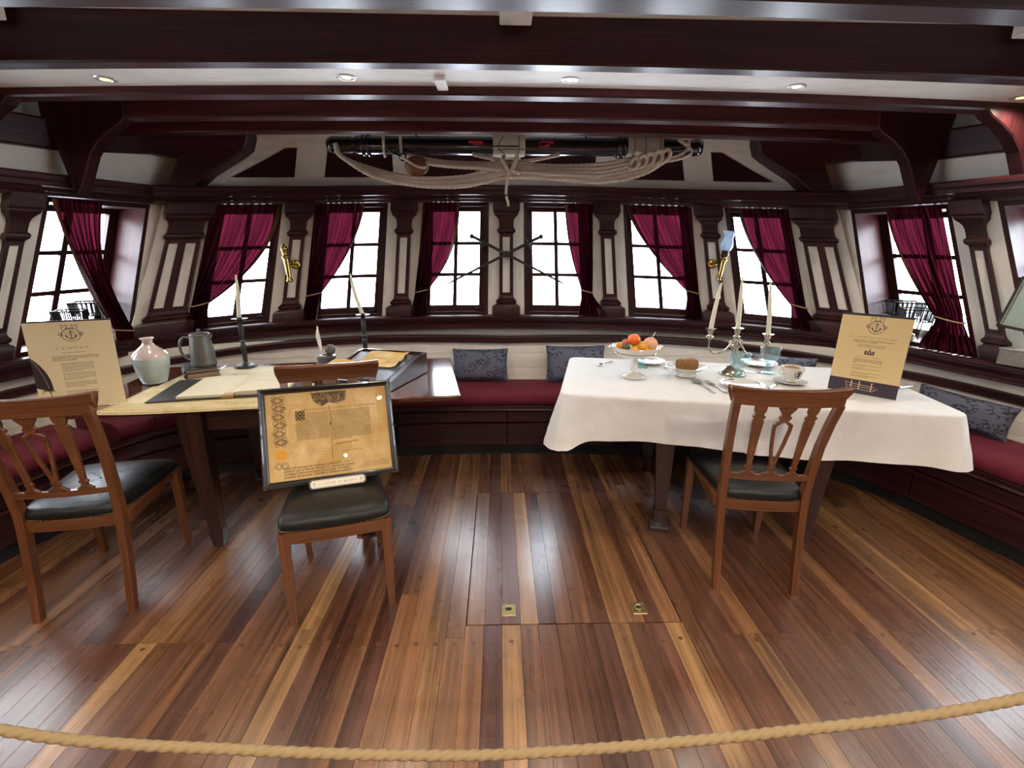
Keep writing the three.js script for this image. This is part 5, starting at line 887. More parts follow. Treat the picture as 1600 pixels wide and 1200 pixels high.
// candelabra
{
  const t = thing('candelabra', 'three armed silver candelabra with tall white candles', 'candelabra', [1.415, HR, -2.79], -0.1);
  mesh('base', lathe([[0.001, 0], [0.075, 0], [0.078, 0.004], [0.074, 0.012], [0.06, 0.03], [0.035, 0.045], [0.016, 0.054]], 36), silver, t);
  mesh('stem', lathe([[0.016, 0.052], [0.010, 0.064], [0.013, 0.09], [0.018, 0.14], [0.022, 0.17], [0.022, 0.176], [0.012, 0.184], [0.012, 0.2], [0.018, 0.205], [0.012, 0.215], [0.009, 0.235], [0.012, 0.25]], 28), silver, t);
  const cup = (x, y) => lathe([[0.001, 0], [0.008, 0], [0.02, 0.012], [0.02, 0.016], [0.009, 0.026], [0.012, 0.03], [0.018, 0.045], [0.019, 0.058], [0.032, 0.064], [0.033, 0.067], [0.016, 0.065], [0.001, 0.064]], 28).translate(x, y, 0);
  for (const [x, y] of [[-0.155, 0.212], [0.0, 0.215], [0.178, 0.182]]) { const c = mesh('candle_cup', cup(x, y), silver, t); }
  mesh('arm', tube([[-0.155, 0.215, 0], [-0.154, 0.16, 0], [-0.12, 0.125, 0.01], [-0.07, 0.145, 0.016], [-0.025, 0.195, 0.018], [0.012, 0.215, 0.014], [0.035, 0.19, 0.006], [0.022, 0.165, 0]], 0.0055, 50, 8), silver, t);
  mesh('arm', tube([[0.178, 0.185, 0], [0.175, 0.13, 0], [0.135, 0.092, -0.01], [0.08, 0.12, -0.016], [0.03, 0.185, -0.018], [-0.012, 0.21, -0.014], [-0.035, 0.185, -0.006], [-0.022, 0.16, 0]], 0.0055, 50, 8), silver, t);
  for (const [x, y, bx, h] of [[-0.155, 0.274, 0.03, 0.27], [0.0, 0.277, -0.012, 0.30], [0.178, 0.244, -0.03, 0.31]]) { const c = mesh('candle', tapered([[x, y, 0], [x + bx * 0.3, y + h * 0.4, 0], [x + bx, y + h, 0]], [0.0135, 0.0125, 0.0105, 0.005], 20, 14), waxM, t); }
}
function goblet(label, x, z, y = HR) {
  const t = thing('goblet', label, 'glass', [x, y, z], 0, 'thick bluish goblets');
  mesh('bowl', lathe([[0.001, 0.062], [0.012, 0.062], [0.03, 0.072], [0.047, 0.09], [0.054, 0.11], [0.055, 0.135], [0.057, 0.152], [0.0575, 0.155], [0.055, 0.155], [0.0525, 0.135], [0.051, 0.11], [0.044, 0.094], [0.028, 0.078], [0.001, 0.071]], 40), glassBlue, t);
  mesh('rim', new THREE.TorusGeometry(0.0563, 0.0017, 8, 40).rotateX(PI / 2).translate(0, 0.155, 0), glassStem, t);
  mesh('stem', lathe([[0.001, 0.0615], [0.016, 0.0615], [0.019, 0.054], [0.014, 0.046], [0.02, 0.036], [0.02, 0.03], [0.014, 0.022], [0.016, 0.013], [0.03, 0.006], [0.044, 0.0035], [0.046, 0.0], [0.001, 0.0]], 36), glassStem, t);
}
goblet('thick bluish goblet standing before the candelabra', 1.385, -2.66);
goblet('thick bluish goblet standing between the candelabra and the far plate', 1.648, -2.815);
goblet('thick bluish goblet half hidden behind the fruit stand', 0.915, -2.975);
function plate(label, x, z, y = HR, r = 0.118, turn = 0) {
  const t = thing('dinner_plate', label, 'plate', [x, y, z], turn, 'china plates with painted sprigs');
  mesh('body', octo([[0.001, 0.003], [r * 0.58, 0.0], [r * 0.66, 0.003], [r * 0.78, 0.013], [r * 0.98, 0.019], [r, 0.0215], [r * 0.97, 0.0225], [r * 0.76, 0.017], [r * 0.64, 0.008], [0.001, 0.0065]], 10, 0.025), china, t);
  mesh('painted_sprig', flowers(r * 0.84, 0.0198, 4, 1, 0.9), sprig, t);
}
plate('white china plate with painted sprigs laid before the chair', 1.335, -2.50, HR, 0.118, -0.5);
plate('white china plate with painted sprigs behind the goblet', 1.70, -3.02, HR, 0.115, 0.5);
plate('white china plate beyond the fruit stand', 1.0, -3.08, HR, 0.105, 0.2);
plate('white china plate partly hidden behind the officers sign', 2.16, -2.62, HR, 0.105, 0.2);
{
  const t = thing('saucer', 'white china saucer under the two handled cup', 'saucer', [1.652, HR, -2.585]);
  mesh('body', octo([[0.001, 0.003], [0.045, 0], [0.06, 0.006], [0.08, 0.014], [0.081, 0.016], [0.058, 0.01], [0.001, 0.006]], 10, 0.03), china, t);
  const c = thing('sugar_cup', 'white two handled china cup with a dark crest, filled with brown sugar', 'cup', [1.652, HR + 0.0085, -2.585], 0.15); c.scale.setScalar(1.14); t.scale.set(1.1, 1, 1.1);
  mesh('body', octo([[0.001, 0.004], [0.024, 0], [0.026, 0.006], [0.022, 0.012], [0.034, 0.026], [0.046, 0.048], [0.048, 0.062], [0.052, 0.076], [0.049, 0.077], [0.043, 0.06], [0.04, 0.046], [0.02, 0.02], [0.001, 0.016]], 6, 0.05), china, c);
  mesh('sugar', (() => { const g = new THREE.SphereGeometry(0.041, 24, 12, 0, 2 * PI, 0, PI / 2), P = g.attributes.position; for (let i = 0; i < P.count; i++) P.setXYZ(i, P.getX(i), P.getY(i) * 0.55 + 0.055 + 0.006 * pn(P.getX(i) * 90 + 20, P.getZ(i) * 90 + 20, 99, 99, 781), P.getZ(i)); g.computeVertexNormals(); return g; })(), std(lin(0.30, 0.16, 0.07), 0.9), c);
  for (const g of [-1, 1]) mesh('handle', tube([[g * 0.046, 0.062, 0], [g * 0.064, 0.07, 0], [g * 0.07, 0.055, 0], [g * 0.058, 0.04, 0], [g * 0.04, 0.036, 0]], 0.0038, 20, 8), china, c);
  const crest = []; for (let k = 0; k < 22; k++) { const a = k / 22 * 2 * PI; crest.push([Math.cos(a), Math.sin(a)]); }
  mesh('crest', [...crest.map(([a, b]) => at(new THREE.CircleGeometry(0.0026, 8), a * 0.017, 0.044 + b * 0.017, 0.0485 - 0.003 * b * -1 - 0.12 * (a * 0.017) ** 2 * 90, 0.0)), at(new THREE.CircleGeometry(0.007, 10), 0.002, 0.05, 0.0487), at(new THREE.CircleGeometry(0.006, 10), -0.003, 0.038, 0.0475), at(new THREE.PlaneGeometry(0.008, 0.018), 0, 0.044, 0.0488, 0, 0, 0.5)], std(lin(0.03, 0.02, 0.02), 0.5), c);
}
function spoon(label, x, z, turn, mat) {
  const t = thing('spoon', label, 'spoon', [x, HR + 0.001, z], turn, 'table silver');
  mesh('bowl', grid(16, 12, (u, v) => { const a = u * 2 * PI, r = v; return V3(Math.cos(a) * 0.022 * r, 0.002 + 0.007 * r * r, -0.06 + Math.sin(a) * 0.033 * r); }), mat, t);
  mesh('handle', (() => { const s = new THREE.Shape([[-0.003, -0.03], [0.003, -0.03], [0.0035, 0.03], [0.008, 0.075], [0.007, 0.09], [0, 0.095], [-0.007, 0.09], [-0.008, 0.075], [-0.0035, 0.03]].map(([a, b]) => new THREE.Vector2(a, -b))); return at(ext(s, 0.002, 0.0005), 0, 0, 0, -PI / 2).translate(0, 0.005, 0); })(), mat, t);
  return t;
}
function fork(label, x, z, turn) {
  const t = thing('fork', label, 'fork', [x, HR + 0.001, z], turn, 'table silver'), tines = [];
  for (let k = 0; k < 4; k++) tines.push(tube([[(k - 1.5) * 0.0068, 0.004, -0.035], [(k - 1.5) * 0.0072, 0.003, -0.06], [(k - 1.5) * 0.0072, 0.006, -0.093]], 0.0021, 8, 6));
  mesh('tine_set', [...tines, at(ext([[-0.0117, 0.03], [0.0117, 0.03], [0.0117, 0.044], [-0.0117, 0.044], [-0.0117, 0.03]].slice(0, 4).map(([a, b]) => [a, b]), 0.002, 0.0004), 0, 0.004, 0, -PI / 2), at(ext([[-0.004, 0.01], [0.004, 0.01], [0.0117, 0.03], [-0.0117, 0.03]], 0.002, 0.0004), 0, 0.004, 0, -PI / 2)], silver, t);
  mesh('handle', (() => { const s = new THREE.Shape([[-0.004, 0.012], [0.004, 0.012], [0.0035, -0.03], [0.008, -0.075], [0.007, -0.09], [0, -0.095], [-0.007, -0.09], [-0.008, -0.075], [-0.0035, -0.03]].map(([a, b]) => new THREE.Vector2(a, b))); return at(ext(s, 0.002, 0.0005), 0, 0, 0, -PI / 2).translate(0, 0.004, 0); })(), brightSilver, t);
  return t;
}
const serve = spoon('large dark bowled serving spoon beside the fork', 1.125, -2.51, 0.04, brightSilver); serve.scale.set(1.4, 1.2, 1.4);
fork('four tined silver fork beside the serving spoon', 1.19, -2.50, 0.06).scale.set(1.3, 1.1, 1.3);
spoon('small dark spoon lying alone beyond the fruit stand', 0.70, -3.06, 2.3, silver).scale.set(0.85, 1, 0.85);
fork('four tined silver fork beyond the bread bowl', 1.10, -3.0, 2.6);
spoon('dark spoon between the goblets', 1.50, -2.86, 0.9, silver).scale.set(0.8, 1, 0.8);
function knife(label, x, z, turn) { const t = thing('knife', label, 'knife', [x, HR + 0.001, z], turn, 'table silver'); mesh('blade', box(0.016, 0.002, 0.12, 0, 0.002, -0.05), brightSilver, t); mesh('handle', rbox(0.013, 0.008, 0.09, 0.003, 0, 0.0045, 0.055), ironM, t); }
knife('dark handled knife lying near the plate of the chair', 1.475, -2.475, -0.8);
knife('dark handled knife lying behind the officers sign', 2.20, -2.47, -1.25);
fork('slender fork lying behind the officers sign', 2.16, -2.49, -1.05);
// ---------------------------------------------------------------- wall lamps, swords
const brassBright = phy(lin(0.62, 0.46, 0.14), 0.18, { metalness: 1 });
{
  const c = S(-1.695, 0.42, 0.03), t = thing('wall_lamp', 'plain polished brass gimbal lamp on the pilaster nearest the jug', 'lamp', [c.x, c.y, c.z], 0.2);
  mesh('wall_plate', at(lathe([[0.001, 0.012], [0.02, 0.011], [0.034, 0.004], [0.036, 0]], 28), 0.008, 0, 0.0, PI / 2), brassBright, t);
  mesh('arm', tube([[0.008, 0, 0.01], [0.004, 0.004, 0.05], [-0.02, 0.006, 0.085]], 0.007, 16, 8), brassBright, t);
  const b = new THREE.Group(); b.name = 'body'; b.position.set(-0.03, 0, 0.1); b.rotation.z = 0.06; t.add(b);
  mesh('barrel', lathe([[0.001, -0.125], [0.02, -0.125], [0.024, -0.118], [0.024, -0.108], [0.017, -0.1], [0.016, -0.09], [0.0205, 0.045], [0.028, 0.05], [0.029, 0.06], [0.019, 0.066], [0.018, 0.08], [0.022, 0.086], [0.022, 0.092], [0.014, 0.097]], 28), brassBright, b);
  mesh('burner', lathe([[0.014, 0.096], [0.024, 0.106], [0.026, 0.118], [0.02, 0.13], [0.01, 0.136], [0.008, 0.15], [0.001, 0.153]], 24), brassBright, b);
}
{
  const c = S(1.695, 0.42, 0.03), t = thing('wall_lamp', 'brass gimbal wall lamp with an etched tulip glass shade', 'lamp', [c.x, c.y + 0.02, c.z], -0.1);
  mesh('wall_plate', at(lathe([[0.001, 0.012], [0.02, 0.011], [0.034, 0.004], [0.036, 0]], 28), -0.012, 0, 0.0, PI / 2), brassBright, t);
  mesh('arm', tube([[-0.012, 0, 0.01], [0.0, 0.004, 0.05], [0.018, 0.006, 0.085]], 0.007, 16, 8), brassBright, t);
  const b = new THREE.Group(); b.name = 'body'; b.position.set(0.03, 0, 0.1); b.rotation.z = -0.12; t.add(b);
  mesh('barrel', lathe([[0.001, -0.125], [0.014, -0.125], [0.019, -0.118], [0.0145, -0.105], [0.017, 0.02], [0.026, 0.026], [0.027, 0.036], [0.018, 0.042], [0.018, 0.05]], 28), brassBright, b);
  mesh('burner', lathe([[0.018, 0.05], [0.026, 0.056], [0.027, 0.075], [0.023, 0.09], [0.026, 0.096], [0.02, 0.1]], 24), phy(lin(0.06, 0.045, 0.03), 0.4, { metalness: 0.8 }), b);
  mesh('glass_shade', lathe([[0.024, 0.098], [0.034, 0.105], [0.043, 0.125], [0.044, 0.145], [0.036, 0.172], [0.031, 0.19], [0.036, 0.212], [0.052, 0.238], [0.05, 0.238], [0.033, 0.21], [0.029, 0.19], [0.034, 0.172], [0.042, 0.145], [0.041, 0.126], [0.033, 0.107], [0.024, 0.1]], 36), phy(lin(0.86, 0.93, 1.0), 0.35, { transmission: 0.75, thickness: 0, bumpMap: leatherBump, bumpScale: 0.0008 }), b);
}
{
  const steel = phy(lin(0.035, 0.03, 0.027), 0.5, { metalness: 0.2 }), grip = std(lin(0.02, 0.018, 0.017), 0.6), wire = phy(lin(0.45, 0.44, 0.42), 0.3, { metalness: 1 });
  const mid = S(0, 0.47, 0.07);
  const bracket = thing('sword_bracket', 'small dark wooden bracket holding the crossed swords', 'bracket', [mid.x, mid.y - 0.005, mid.z - 0.03]);
  mesh('block', [rbox(0.055, 0.035, 0.05, 0.005, 0, 0, 0), at(new THREE.CylinderGeometry(0.014, 0.014, 0.05, 16), 0, 0.018, 0, PI / 2)], std(lin(0.035, 0.014, 0.013), 0.5), bracket);
  const sword = (label, dir, dz, guard) => {
    const t = thing('sword', label, 'sword', [mid.x, mid.y, mid.z + dz], 0, 'crossed swords'); t.rotation.z = -dir * 0.46; t.scale.x = dir;
    // lies along x: hilt at -x, point at +x (before the mirror)
    mesh('blade', (() => { const s = new THREE.Shape([[-0.19, 0.013], [0.46, 0.009], [0.585, 0.0], [0.46, -0.006], [-0.19, -0.012]].map(([a, b]) => new THREE.Vector2(a, b))); return ext(s, 0.006, 0.002); })(), steel, t);
    mesh('grip', tapered([[-0.19, 0, 0], [-0.24, 0.002, 0], [-0.29, 0, 0]], [0.011, 0.013, 0.012], 12, 10), grip, t);
    mesh('pommel', new THREE.SphereGeometry(0.018, 14, 10).translate(-0.297, 0, 0), grip, t);
    mesh('cross_guard', guard ? [rbox(0.012, 0.075, 0.02, 0.004, -0.185, -0.005, 0)] : [at(lathe([[0.012, 0], [0.03, 0.004], [0.045, 0.014], [0.046, 0.017], [0.03, 0.008], [0.012, 0.003]], 24), -0.185, -0.01, 0, 0, 0, PI / 2)], steel, t);
    mesh('knuckle_bow', guard ? [tube([[-0.185, -0.04, 0], [-0.2, -0.062, 0.004], [-0.245, -0.06, 0.006], [-0.285, -0.035, 0.004], [-0.298, -0.01, 0]], 0.0018, 24, 6), tube([[-0.185, 0.035, 0], [-0.17, 0.05, 0.01], [-0.16, 0.03, 0.02]], 0.0018, 12, 6)] : [tube([[-0.19, -0.045, 0], [-0.215, -0.06, 0], [-0.235, -0.05, 0]], 0.0028, 14, 6)], guard ? wire : steel, t);
  };
  sword('sword with a dark shell guard hung crosswise on the middle pilaster', 1, 0.004, false);
  sword('sword with a thin wire guard hung crosswise on the middle pilaster', -1, 0.012, true);
}
// ---------------------------------------------------------------- lanterns in the side windows, tilted glass picture
function lantern(label, V, q, y, d, s, turn, glazed) {
  const c = V(q, y, d), t = thing('table_lantern', label, 'lantern', [c.x, c.y + 0.001, c.z], turn, 'glass lanterns in the side windows'); t.scale.setScalar(s);
  const w0 = 0.062, w1 = 0.085, h = 0.24, bar = [], P = (i, j, y) => { const k = lerp(w0, w1, y / h); return V3(i * k, y, j * k); };
  for (const [i, j] of [[-1, -1], [1, -1], [1, 1], [-1, 1]]) bar.push(tube([P(i, j, 0.004), P(i, j, h)], 0.0042, 2, 6));
  for (const y of [0.006, h * 0.66, h]) for (const [a, b] of [[[-1, -1], [1, -1]], [[1, -1], [1, 1]], [[1, 1], [-1, 1]], [[-1, 1], [-1, -1]]]) bar.push(tube([P(...a, y), P(...b, y)], 0.0045, 2, 6));
  mesh('frame', bar, blackIron, t); mesh('bottom', box(2 * w0, 0.004, 2 * w0, 0, 0.003, 0), blackIron, t);
  for (const [a, b] of [[[-1, -1], [1, -1]], [[1, -1], [1, 1]], [[1, 1], [-1, 1]], [[-1, 1], [-1, -1]]]) { const grille = [tube([P(...a, h - 0.004), P(...b, h - 0.004)], 0.003, 2, 5)]; for (let k = 1; k < 7; k++) { const f = k / 7, p = P(lerp(a[0], b[0], f), lerp(a[1], b[1], f), h * 0.66), q2 = P(lerp(a[0], b[0], f), lerp(a[1], b[1], f), h); grille.push(tube([p, q2], 0.0042, 2, 5)); } mesh('grille', grille, blackIron, t); }
  if (glazed) for (const [a, b] of [[[-1, -1], [1, -1]], [[1, -1], [1, 1]], [[1, 1], [-1, 1]], [[-1, 1], [-1, -1]]]) mesh('pane', grid(1, 1, (u, v) => { const y = lerp(0.01, h * 0.65, v), p = P(lerp(a[0], b[0], u), lerp(a[1], b[1], u), y); return p; }), M.glass, t);
  mesh('candle', cyl(0.022, 0.022, 0.06, 0, 0.006, 0, 20), waxM, t);
}
lantern('large black framed glass lantern before the side window with the writer sign', SL, 0.27, 0, -0.085, 0.88, 0.5, true);
lantern('smaller black lantern set behind the large one by the writer sign', SL, 0.115, 0, -0.185, 1.0, 0.45, false);
lantern('large black framed glass lantern beside the officers sign', SR, 0.235, 0, -0.05, 0.95, -0.4, true);
lantern('smaller black lantern set behind the large one by the officers sign', SR, 0.10, 0, -0.18, 1.05, -0.4, false);
{
  const c = SR(0.775, 0.21, 0.12), t = thing('glass_picture', 'tilted framed glass panel propped on the side sill beside the pilaster', 'frame', [c.x, c.y, c.z]); t.rotation.set(-0.3, -0.83, -0.17, 'YXZ');
  const fx = (l) => l.map((g) => g.translate(0.17, 0, 0));
  mesh('frame', fx([box(0.34, 0.012, 0.02, 0, 0.006, 0), box(0.34, 0.012, 0.02, 0, 0.274, 0), box(0.012, 0.28, 0.02, -0.164, 0.14, 0), box(0.012, 0.28, 0.02, 0.164, 0.14, 0)]), phy(lin(0.03, 0.03, 0.03), 0.3), t);
  mesh('inner_edge', fx([box(0.31, 0.005, 0.006, 0, 0.0145, 0.008), box(0.005, 0.25, 0.006, -0.1555, 0.14, 0.008)]), phy(lin(0.5, 0.5, 0.48), 0.3, { metalness: 0.8 }), t);
  mesh('panel', fx([box(0.316, 0.256, 0.004, 0, 0.14, -0.002)]), phy(lin(0.35, 0.48, 0.42), 0.12, { clearcoat: 1 }), t);
  const p = SR(0.80, 0.001, 0.055), b = thing('stone_block', 'pale mottled stone block carrying the tilted glass panel', 'block', [p.x, p.y, p.z], -1.2);
  mesh('stone', rbox(0.14, 0.085, 0.10, 0.004, 0, 0.0425, 0), std(lin(0.33, 0.31, 0.27), 0.6, { map: noiseTex(801, 12, 0.55, 1, 4, 4) }), b);
  mesh('cap', rbox(0.145, 0.008, 0.105, 0.002, 0, 0.089, 0), phy(lin(0.45, 0.46, 0.44), 0.25), b);
  mesh('post', [tube([[0.03, 0.09, 0.0], [0.04, 0.14, -0.0], [0.06, 0.195, 0.02]], 0.006, 12, 8), rbox(0.05, 0.008, 0.03, 0.002, 0.06, 0.197, 0.02)], blackIron, b);
}
// ---------------------------------------------------------------- spar with coiled rope lashed under the last beam
const ropeTex = dataTex(64, 64, (u, v) => { const k = Math.abs(Math.sin((u * 3 + v) * PI)) ** 0.6; return [0.45 + 0.55 * k, 0.42 + 0.55 * k, 0.38 + 0.55 * k]; }, true, 1, 1);
function ropeGeo(pts, r, seg = 120, pitch = 0.035) {                 // three-strand laid rope
  const c = new THREE.CatmullRomCurve3(pts.map((p) => p.isVector3 ? p : V3(...p))), L = c.getLength(), n = Math.max(seg, Math.ceil(L / pitch * 9)), rad = 18, fr = c.computeFrenetFrames(n), P = [], id = [], uv = [];
  for (let i = 0; i <= n; i++) { const q = c.getPointAt(i / n), tw = 2 * PI * (i / n) * L / (pitch * 3); for (let k = 0; k <= rad; k++) { const a = k / rad * 2 * PI, rr = r * (0.66 + 0.34 * Math.abs(Math.cos((a * 3 + tw * 3) / 2)) ** 0.7); const d = fr.normals[i].clone().multiplyScalar(Math.cos(a)).addScaledVector(fr.binormals[i], Math.sin(a)); P.push(q.x + d.x * rr, q.y + d.y * rr, q.z + d.z * rr); uv.push(a / 2 / PI, i / n * L / pitch); } }
  for (let i = 0; i < n; i++) for (let k = 0; k < rad; k++) { const a = i * (rad + 1) + k, b = a + 1, e = a + rad + 1, d = e + 1; id.push(a, e, d, a, d, b); }
  const g = new THREE.BufferGeometry(); g.setAttribute('position', new THREE.Float32BufferAttribute(P, 3)); g.setAttribute('uv', new THREE.Float32BufferAttribute(uv, 2)); g.setIndex(id); g.computeVertexNormals(); return g;
}
const ropeFuzz = noiseTex(811, 40, 0.6, 1, 20, 1), ropeM = std(lin(0.68, 0.58, 0.45), 0.95, { map: ropeFuzz }), sparM = phy(lin(0.006, 0.0065, 0.008), 0.22, { clearcoat: 0.6 }), canvasM = std(lin(0.58, 0.50, 0.39), 0.95, { map: noiseTex(815, 20, 0.75, 1, 6, 6) }), twine = std(lin(0.04, 0.03, 0.024), 0.8);
{
  const z = -3.49, y = 2.165, bx = X0;
  const t = thing('spar', 'black painted spar with red marks and canvas wraps hung under the beam', 'spar', [bx + 0.02, y, z]);
  t.rotation.z = 0.003;
  const R = 0.058;
  mesh('pole', at(lathe([[0.001, -1.2], [0.04, -1.2], [0.052, -1.17], [0.052, -1.04], [0.046, -1.035], [R, -1.0], [R, 1.0], [0.05, 1.12], [0.046, 1.2], [0.05, 1.215], [0.055, 1.24], [0.05, 1.275], [0.001, 1.285]], 32), 0, 0, 0, 0, 0, -PI / 2), sparM, t);
  mesh('collar', [at(new THREE.TorusGeometry(R + 0.004, 0.012, 10, 28), -0.93, 0, 0, 0, PI / 2), at(new THREE.TorusGeometry(R + 0.002, 0.010, 10, 28), -0.965, 0, 0, 0, PI / 2), at(new THREE.TorusGeometry(R + 0.004, 0.012, 10, 28), 0.72, 0, 0, 0, PI / 2), at(new THREE.TorusGeometry(R + 0.002, 0.010, 10, 28), 0.755, 0, 0, 0, PI / 2)], sparM, t);
  const wrap = (x, w) => at(lathe([[R + 0.003, -w / 2], [R + 0.008, -w / 2 + 0.004], [R + 0.006, 0], [R + 0.008, w / 2 - 0.004], [R + 0.003, w / 2]], 32), x, 0, 0, 0, 0, -PI / 2);
  mesh('canvas_wrap', wrap(-0.01, 0.21), canvasM, t); mesh('canvas_wrap', wrap(0.89, 0.235), canvasM, t);
  const ringAt = (x, r = R + 0.01, tw = 0) => { const p = []; for (let k = 0; k < 20; k++) { const a = k / 20 * 2 * PI; p.push([x + tw * Math.sin(a), r * Math.cos(a), r * Math.sin(a)]); } return p; };
  mesh('twine', [tube(ringAt(0.045, R + 0.0085, 0.01), 0.003, 60, 6, true), tube([[-0.09, -0.035, R - 0.005], [-0.03, -0.03, R + 0.004], [0.05, -0.03, R + 0.004], [0.09, -0.03, R - 0.004]].map(([a, b, c]) => [a, b, Math.sqrt((R + 0.0085) ** 2 - b * b)]), 0.003, 20, 6), tube([[-0.05, 0.045, 0.05], [-0.075, 0.0, 0.067], [-0.07, -0.035, 0.057], [-0.045, -0.05, 0.045]], 0.003, 20, 6), tube(ringAt(0.81, R + 0.0085, 0.004), 0.0022, 60, 6, true), tube(ringAt(0.88, R + 0.0085, 0.008), 0.0022, 60, 6, true), tube(ringAt(0.98, R + 0.0085, 0.004), 0.0022, 60, 6, true)], twine, t);
  const red = std(lin(0.42, 0.02, 0.03), 0.5);
  const key = (x, g) => { const s = [[-0.02, -0.008], [0.04, -0.008], [0.045, 0.012], [0.072, 0.012], [0.072, 0.03], [-0.01, 0.03], [-0.025, 0.018]].map(([a, b]) => [g * a, b]); const q = ext(g > 0 ? s : s.reverse(), 0.002, 0); return warp(q, (a, b, c) => { const an = (b - 0.012) / R; return V3(x + a, (R + 0.0012 + c) * Math.sin(an + 0.05), (R + 0.0012 + c) * Math.cos(an + 0.05)); }); };
  mesh('red_mark', key(-0.20, -1), red, t); mesh('red_mark', key(0.21, 1), red, t);
  mesh('iron_band', at(new THREE.CylinderGeometry(0.006, 0.006, 1.0, 10), -0.45, -0.012, R + 0.002, 0, 0, PI / 2), phy(lin(0.02, 0.022, 0.026), 0.2, { clearcoat: 0.8 }), t);
  mesh('hook', [tube([[-0.80, -0.03, R], [-0.76, -0.06, R + 0.02], [-0.72, -0.075, R + 0.02]], 0.008, 14, 8), new THREE.TorusGeometry(0.02, 0.006, 8, 20).translate(-0.70, -0.085, R + 0.02)], blackIron, t);
  mesh('hanger', [cyl(0.006, 0.006, 0.09, -0.62, R - 0.004, 0, 8), cyl(0.006, 0.006, 0.09, 0.5, R - 0.004, 0, 8)], blackIron, t);
  // rope falls
  const W = (x, yy, zz) => V3(bx + 0.02 + x, y + yy, z + zz), falls = thing('rope_tackle', 'bundle of pale laid rope slung in loops along the black spar', 'rope');
  for (let k = 0; k < 3; k++) { const o = k * 0.021; mesh('fall', ropeGeo([W(-1.13, -0.01 - o, 0.07), W(-1.1, -0.08, 0.08), W(-0.9, -0.16 - o, 0.09 + o), W(-0.62, -0.215 - o, 0.10), W(-0.3, -0.205 - o * 1.4, 0.10 + o), W(-0.02, -0.135 - o * 1.6, 0.1), W(0.3, -0.17 - o, 0.10 + o * 0.6), W(0.6, -0.185 - o, 0.095), W(0.88, -0.13 - o, 0.1), W(1.02, -0.09, 0.09)], 0.0155, 200), ropeM, falls); }
  for (let k = 0; k < 4; k++) { const o = k * 0.019; mesh('fall', ropeGeo([W(-0.66, -0.08 - o * 0.4, 0.09), W(-0.45, -0.115 - o * 0.5, 0.095 + o), W(-0.2, -0.125 - o * 0.6, 0.1 + o), W(0.0, -0.12 - o * 0.8, 0.105), W(0.3, -0.135 - o, 0.1 + o), W(0.6, -0.12 - o * 1.2, 0.1), W(0.8, -0.085 - o, 0.1), W(0.95, -0.075, 0.095)], 0.0145, 160), ropeM, falls); }
  mesh('fall', ropeGeo([W(-0.25, -0.062, 0.06), W(-0.15, -0.085, 0.08), W(0.0, -0.11, 0.095), W(0.15, -0.095, 0.085), W(0.32, -0.06, 0.06)], 0.013, 60), ropeM, falls);
  mesh('lashing', [ropeGeo([W(-0.045, -0.075, 0.08), W(-0.05, -0.11, 0.125), W(-0.02, -0.16, 0.13), W(0.0, -0.175, 0.10), W(0.01, -0.15, 0.06)], 0.0145, 40), ropeGeo([W(0.04, -0.07, 0.08), W(0.035, -0.10, 0.125), W(0.01, -0.16, 0.135), W(-0.02, -0.185, 0.12)], 0.0145, 40), ropeGeo([W(0.0, -0.165, 0.13), W(0.05, -0.18, 0.13), W(0.06, -0.165, 0.1)], 0.0145, 30)], ropeM, falls);
  mesh('tail', ropeGeo([W(-0.01, -0.18, 0.13), W(-0.025, -0.24, 0.125), W(-0.03, -0.31, 0.12), W(-0.02, -0.355, 0.12), W(-0.015, -0.385, 0.12)], 0.0095, 60), ropeM, falls);
  mesh('whipping', [cyl(0.0105, 0.0105, 0.012, ...Object.values(W(-0.03, -0.325, 0.12)), 10)], twine, falls);
  const knots = []; for (let k = 0; k < 5; k++) { const cx = 0.80 + k * 0.05; knots.push(ropeGeo([W(cx - 0.03, -0.125 + k * 0.013, 0.12), W(cx, -0.085 + k * 0.013, 0.13), W(cx + 0.03, -0.10 + k * 0.013, 0.125), W(cx + 0.02, -0.14 + k * 0.013, 0.12), W(cx - 0.02, -0.145 + k * 0.01, 0.11), W(cx - 0.035, -0.11 + k * 0.01, 0.09)], 0.0145, 40)); }
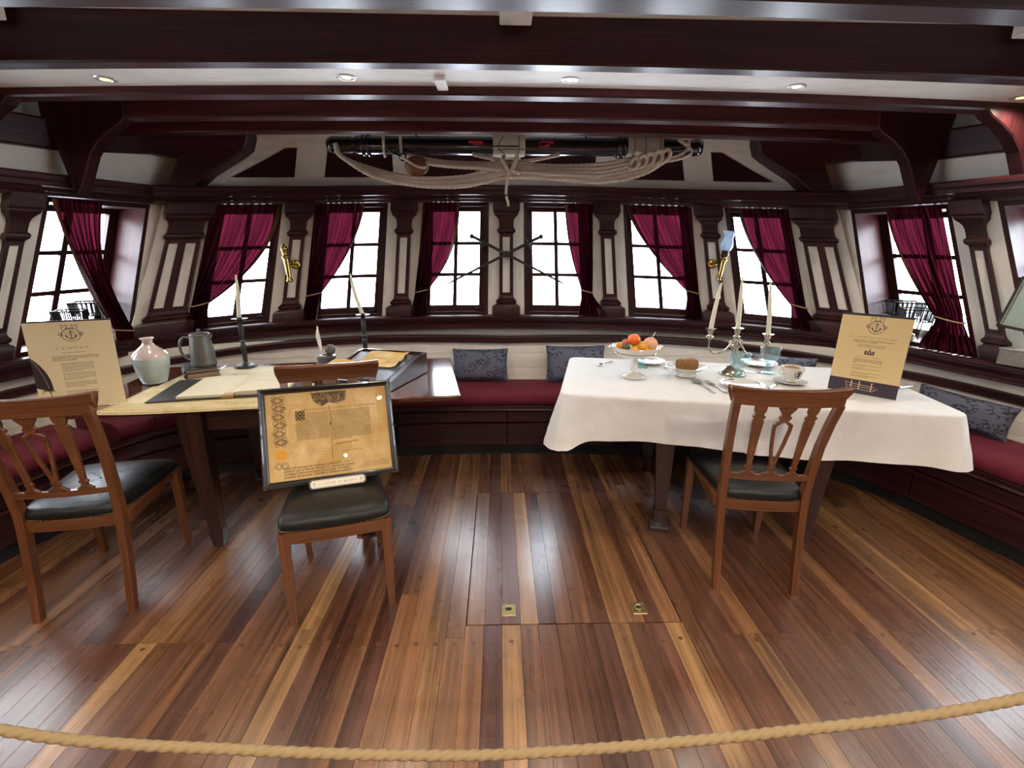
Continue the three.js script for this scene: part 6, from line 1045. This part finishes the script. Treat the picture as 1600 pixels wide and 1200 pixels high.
  knots.push(ropeGeo([W(1.0, -0.09, 0.1), W(1.1, -0.06, 0.1), W(1.16, -0.02, 0.08), W(1.17, 0.03, 0.06)], 0.012, 40), ropeGeo([W(1.0, -0.10, 0.1), W(1.13, -0.075, 0.1), W(1.185, -0.04, 0.08), W(1.16, 0.0, 0.07), W(1.1, 0.04, 0.06)], 0.012, 40));
  mesh('knot', knots, ropeM, falls);
  for (const x of [-0.83, -0.72]) { const p = []; for (let k = 0; k <= 16; k++) { const a = k / 16 * 2 * PI; p.push(W(x + 0.008 * Math.sin(a), (R + 0.011) * Math.cos(a), (R + 0.011) * Math.sin(a))); } mesh('lashing', ropeGeo(p, 0.0095, 50), ropeM, falls); }
  const b = thing('pulley_block', 'reddish brown wooden pulley block hanging in the rope bundle', 'pulley', [bx - 0.585, y - 0.145, z + 0.12]);
  mesh('shell', new THREE.SphereGeometry(0.078, 24, 16).scale(1, 0.78, 0.5), phy(lin(0.34, 0.11, 0.04), 0.45, { map: tChair }), b);
  mesh('strop', ropeGeo([[-0.1, 0.045, 0.01], [-0.06, 0.03, 0.03], [0.0, -0.005, 0.036], [0.05, -0.015, 0.028], [0.066, 0.005, 0.0]], 0.0085, 40), ropeM, b);
}
// ---------------------------------------------------------------- rope barrier before the visitors
{
  const t = thing('rope_barrier', 'thick tan laid rope slung across the front of the cabin', 'rope'), p = [];
  const z = -0.85, key = [[-2.0, 0.86], [-1.108, 0.469], [-0.559, 0.392], [-0.195, 0.366], [0.028, 0.363], [0.63, 0.409], [1.223, 0.5], [2.2, 0.86]];
  mesh('line', ropeGeo(key.map(([x, y]) => [x, y - 0.0, z]), 0.0122, 300, 0.03), std(lin(0.30, 0.205, 0.10), 0.95, { map: ropeFuzz }), t);
  for (const x of [-2.0, 2.2]) { const s = thing('rope_stanchion', x < 0 ? 'brass stanchion holding the port end of the rope' : 'brass stanchion holding the starboard end of the rope', 'stanchion', [x + Math.sign(x) * 0.03, 0, z]); mesh('post', lathe([[0.001, 0], [0.13, 0], [0.13, 0.015], [0.03, 0.03], [0.02, 0.05], [0.02, 0.9], [0.028, 0.91], [0.02, 0.94], [0.001, 0.95]], 28), brassM, s); mesh('hook', new THREE.TorusGeometry(0.022, 0.005, 8, 20).translate(-Math.sign(x) * 0.025, 0.86, 0), brassM, s); }
}
renderer.render(scene, camera);
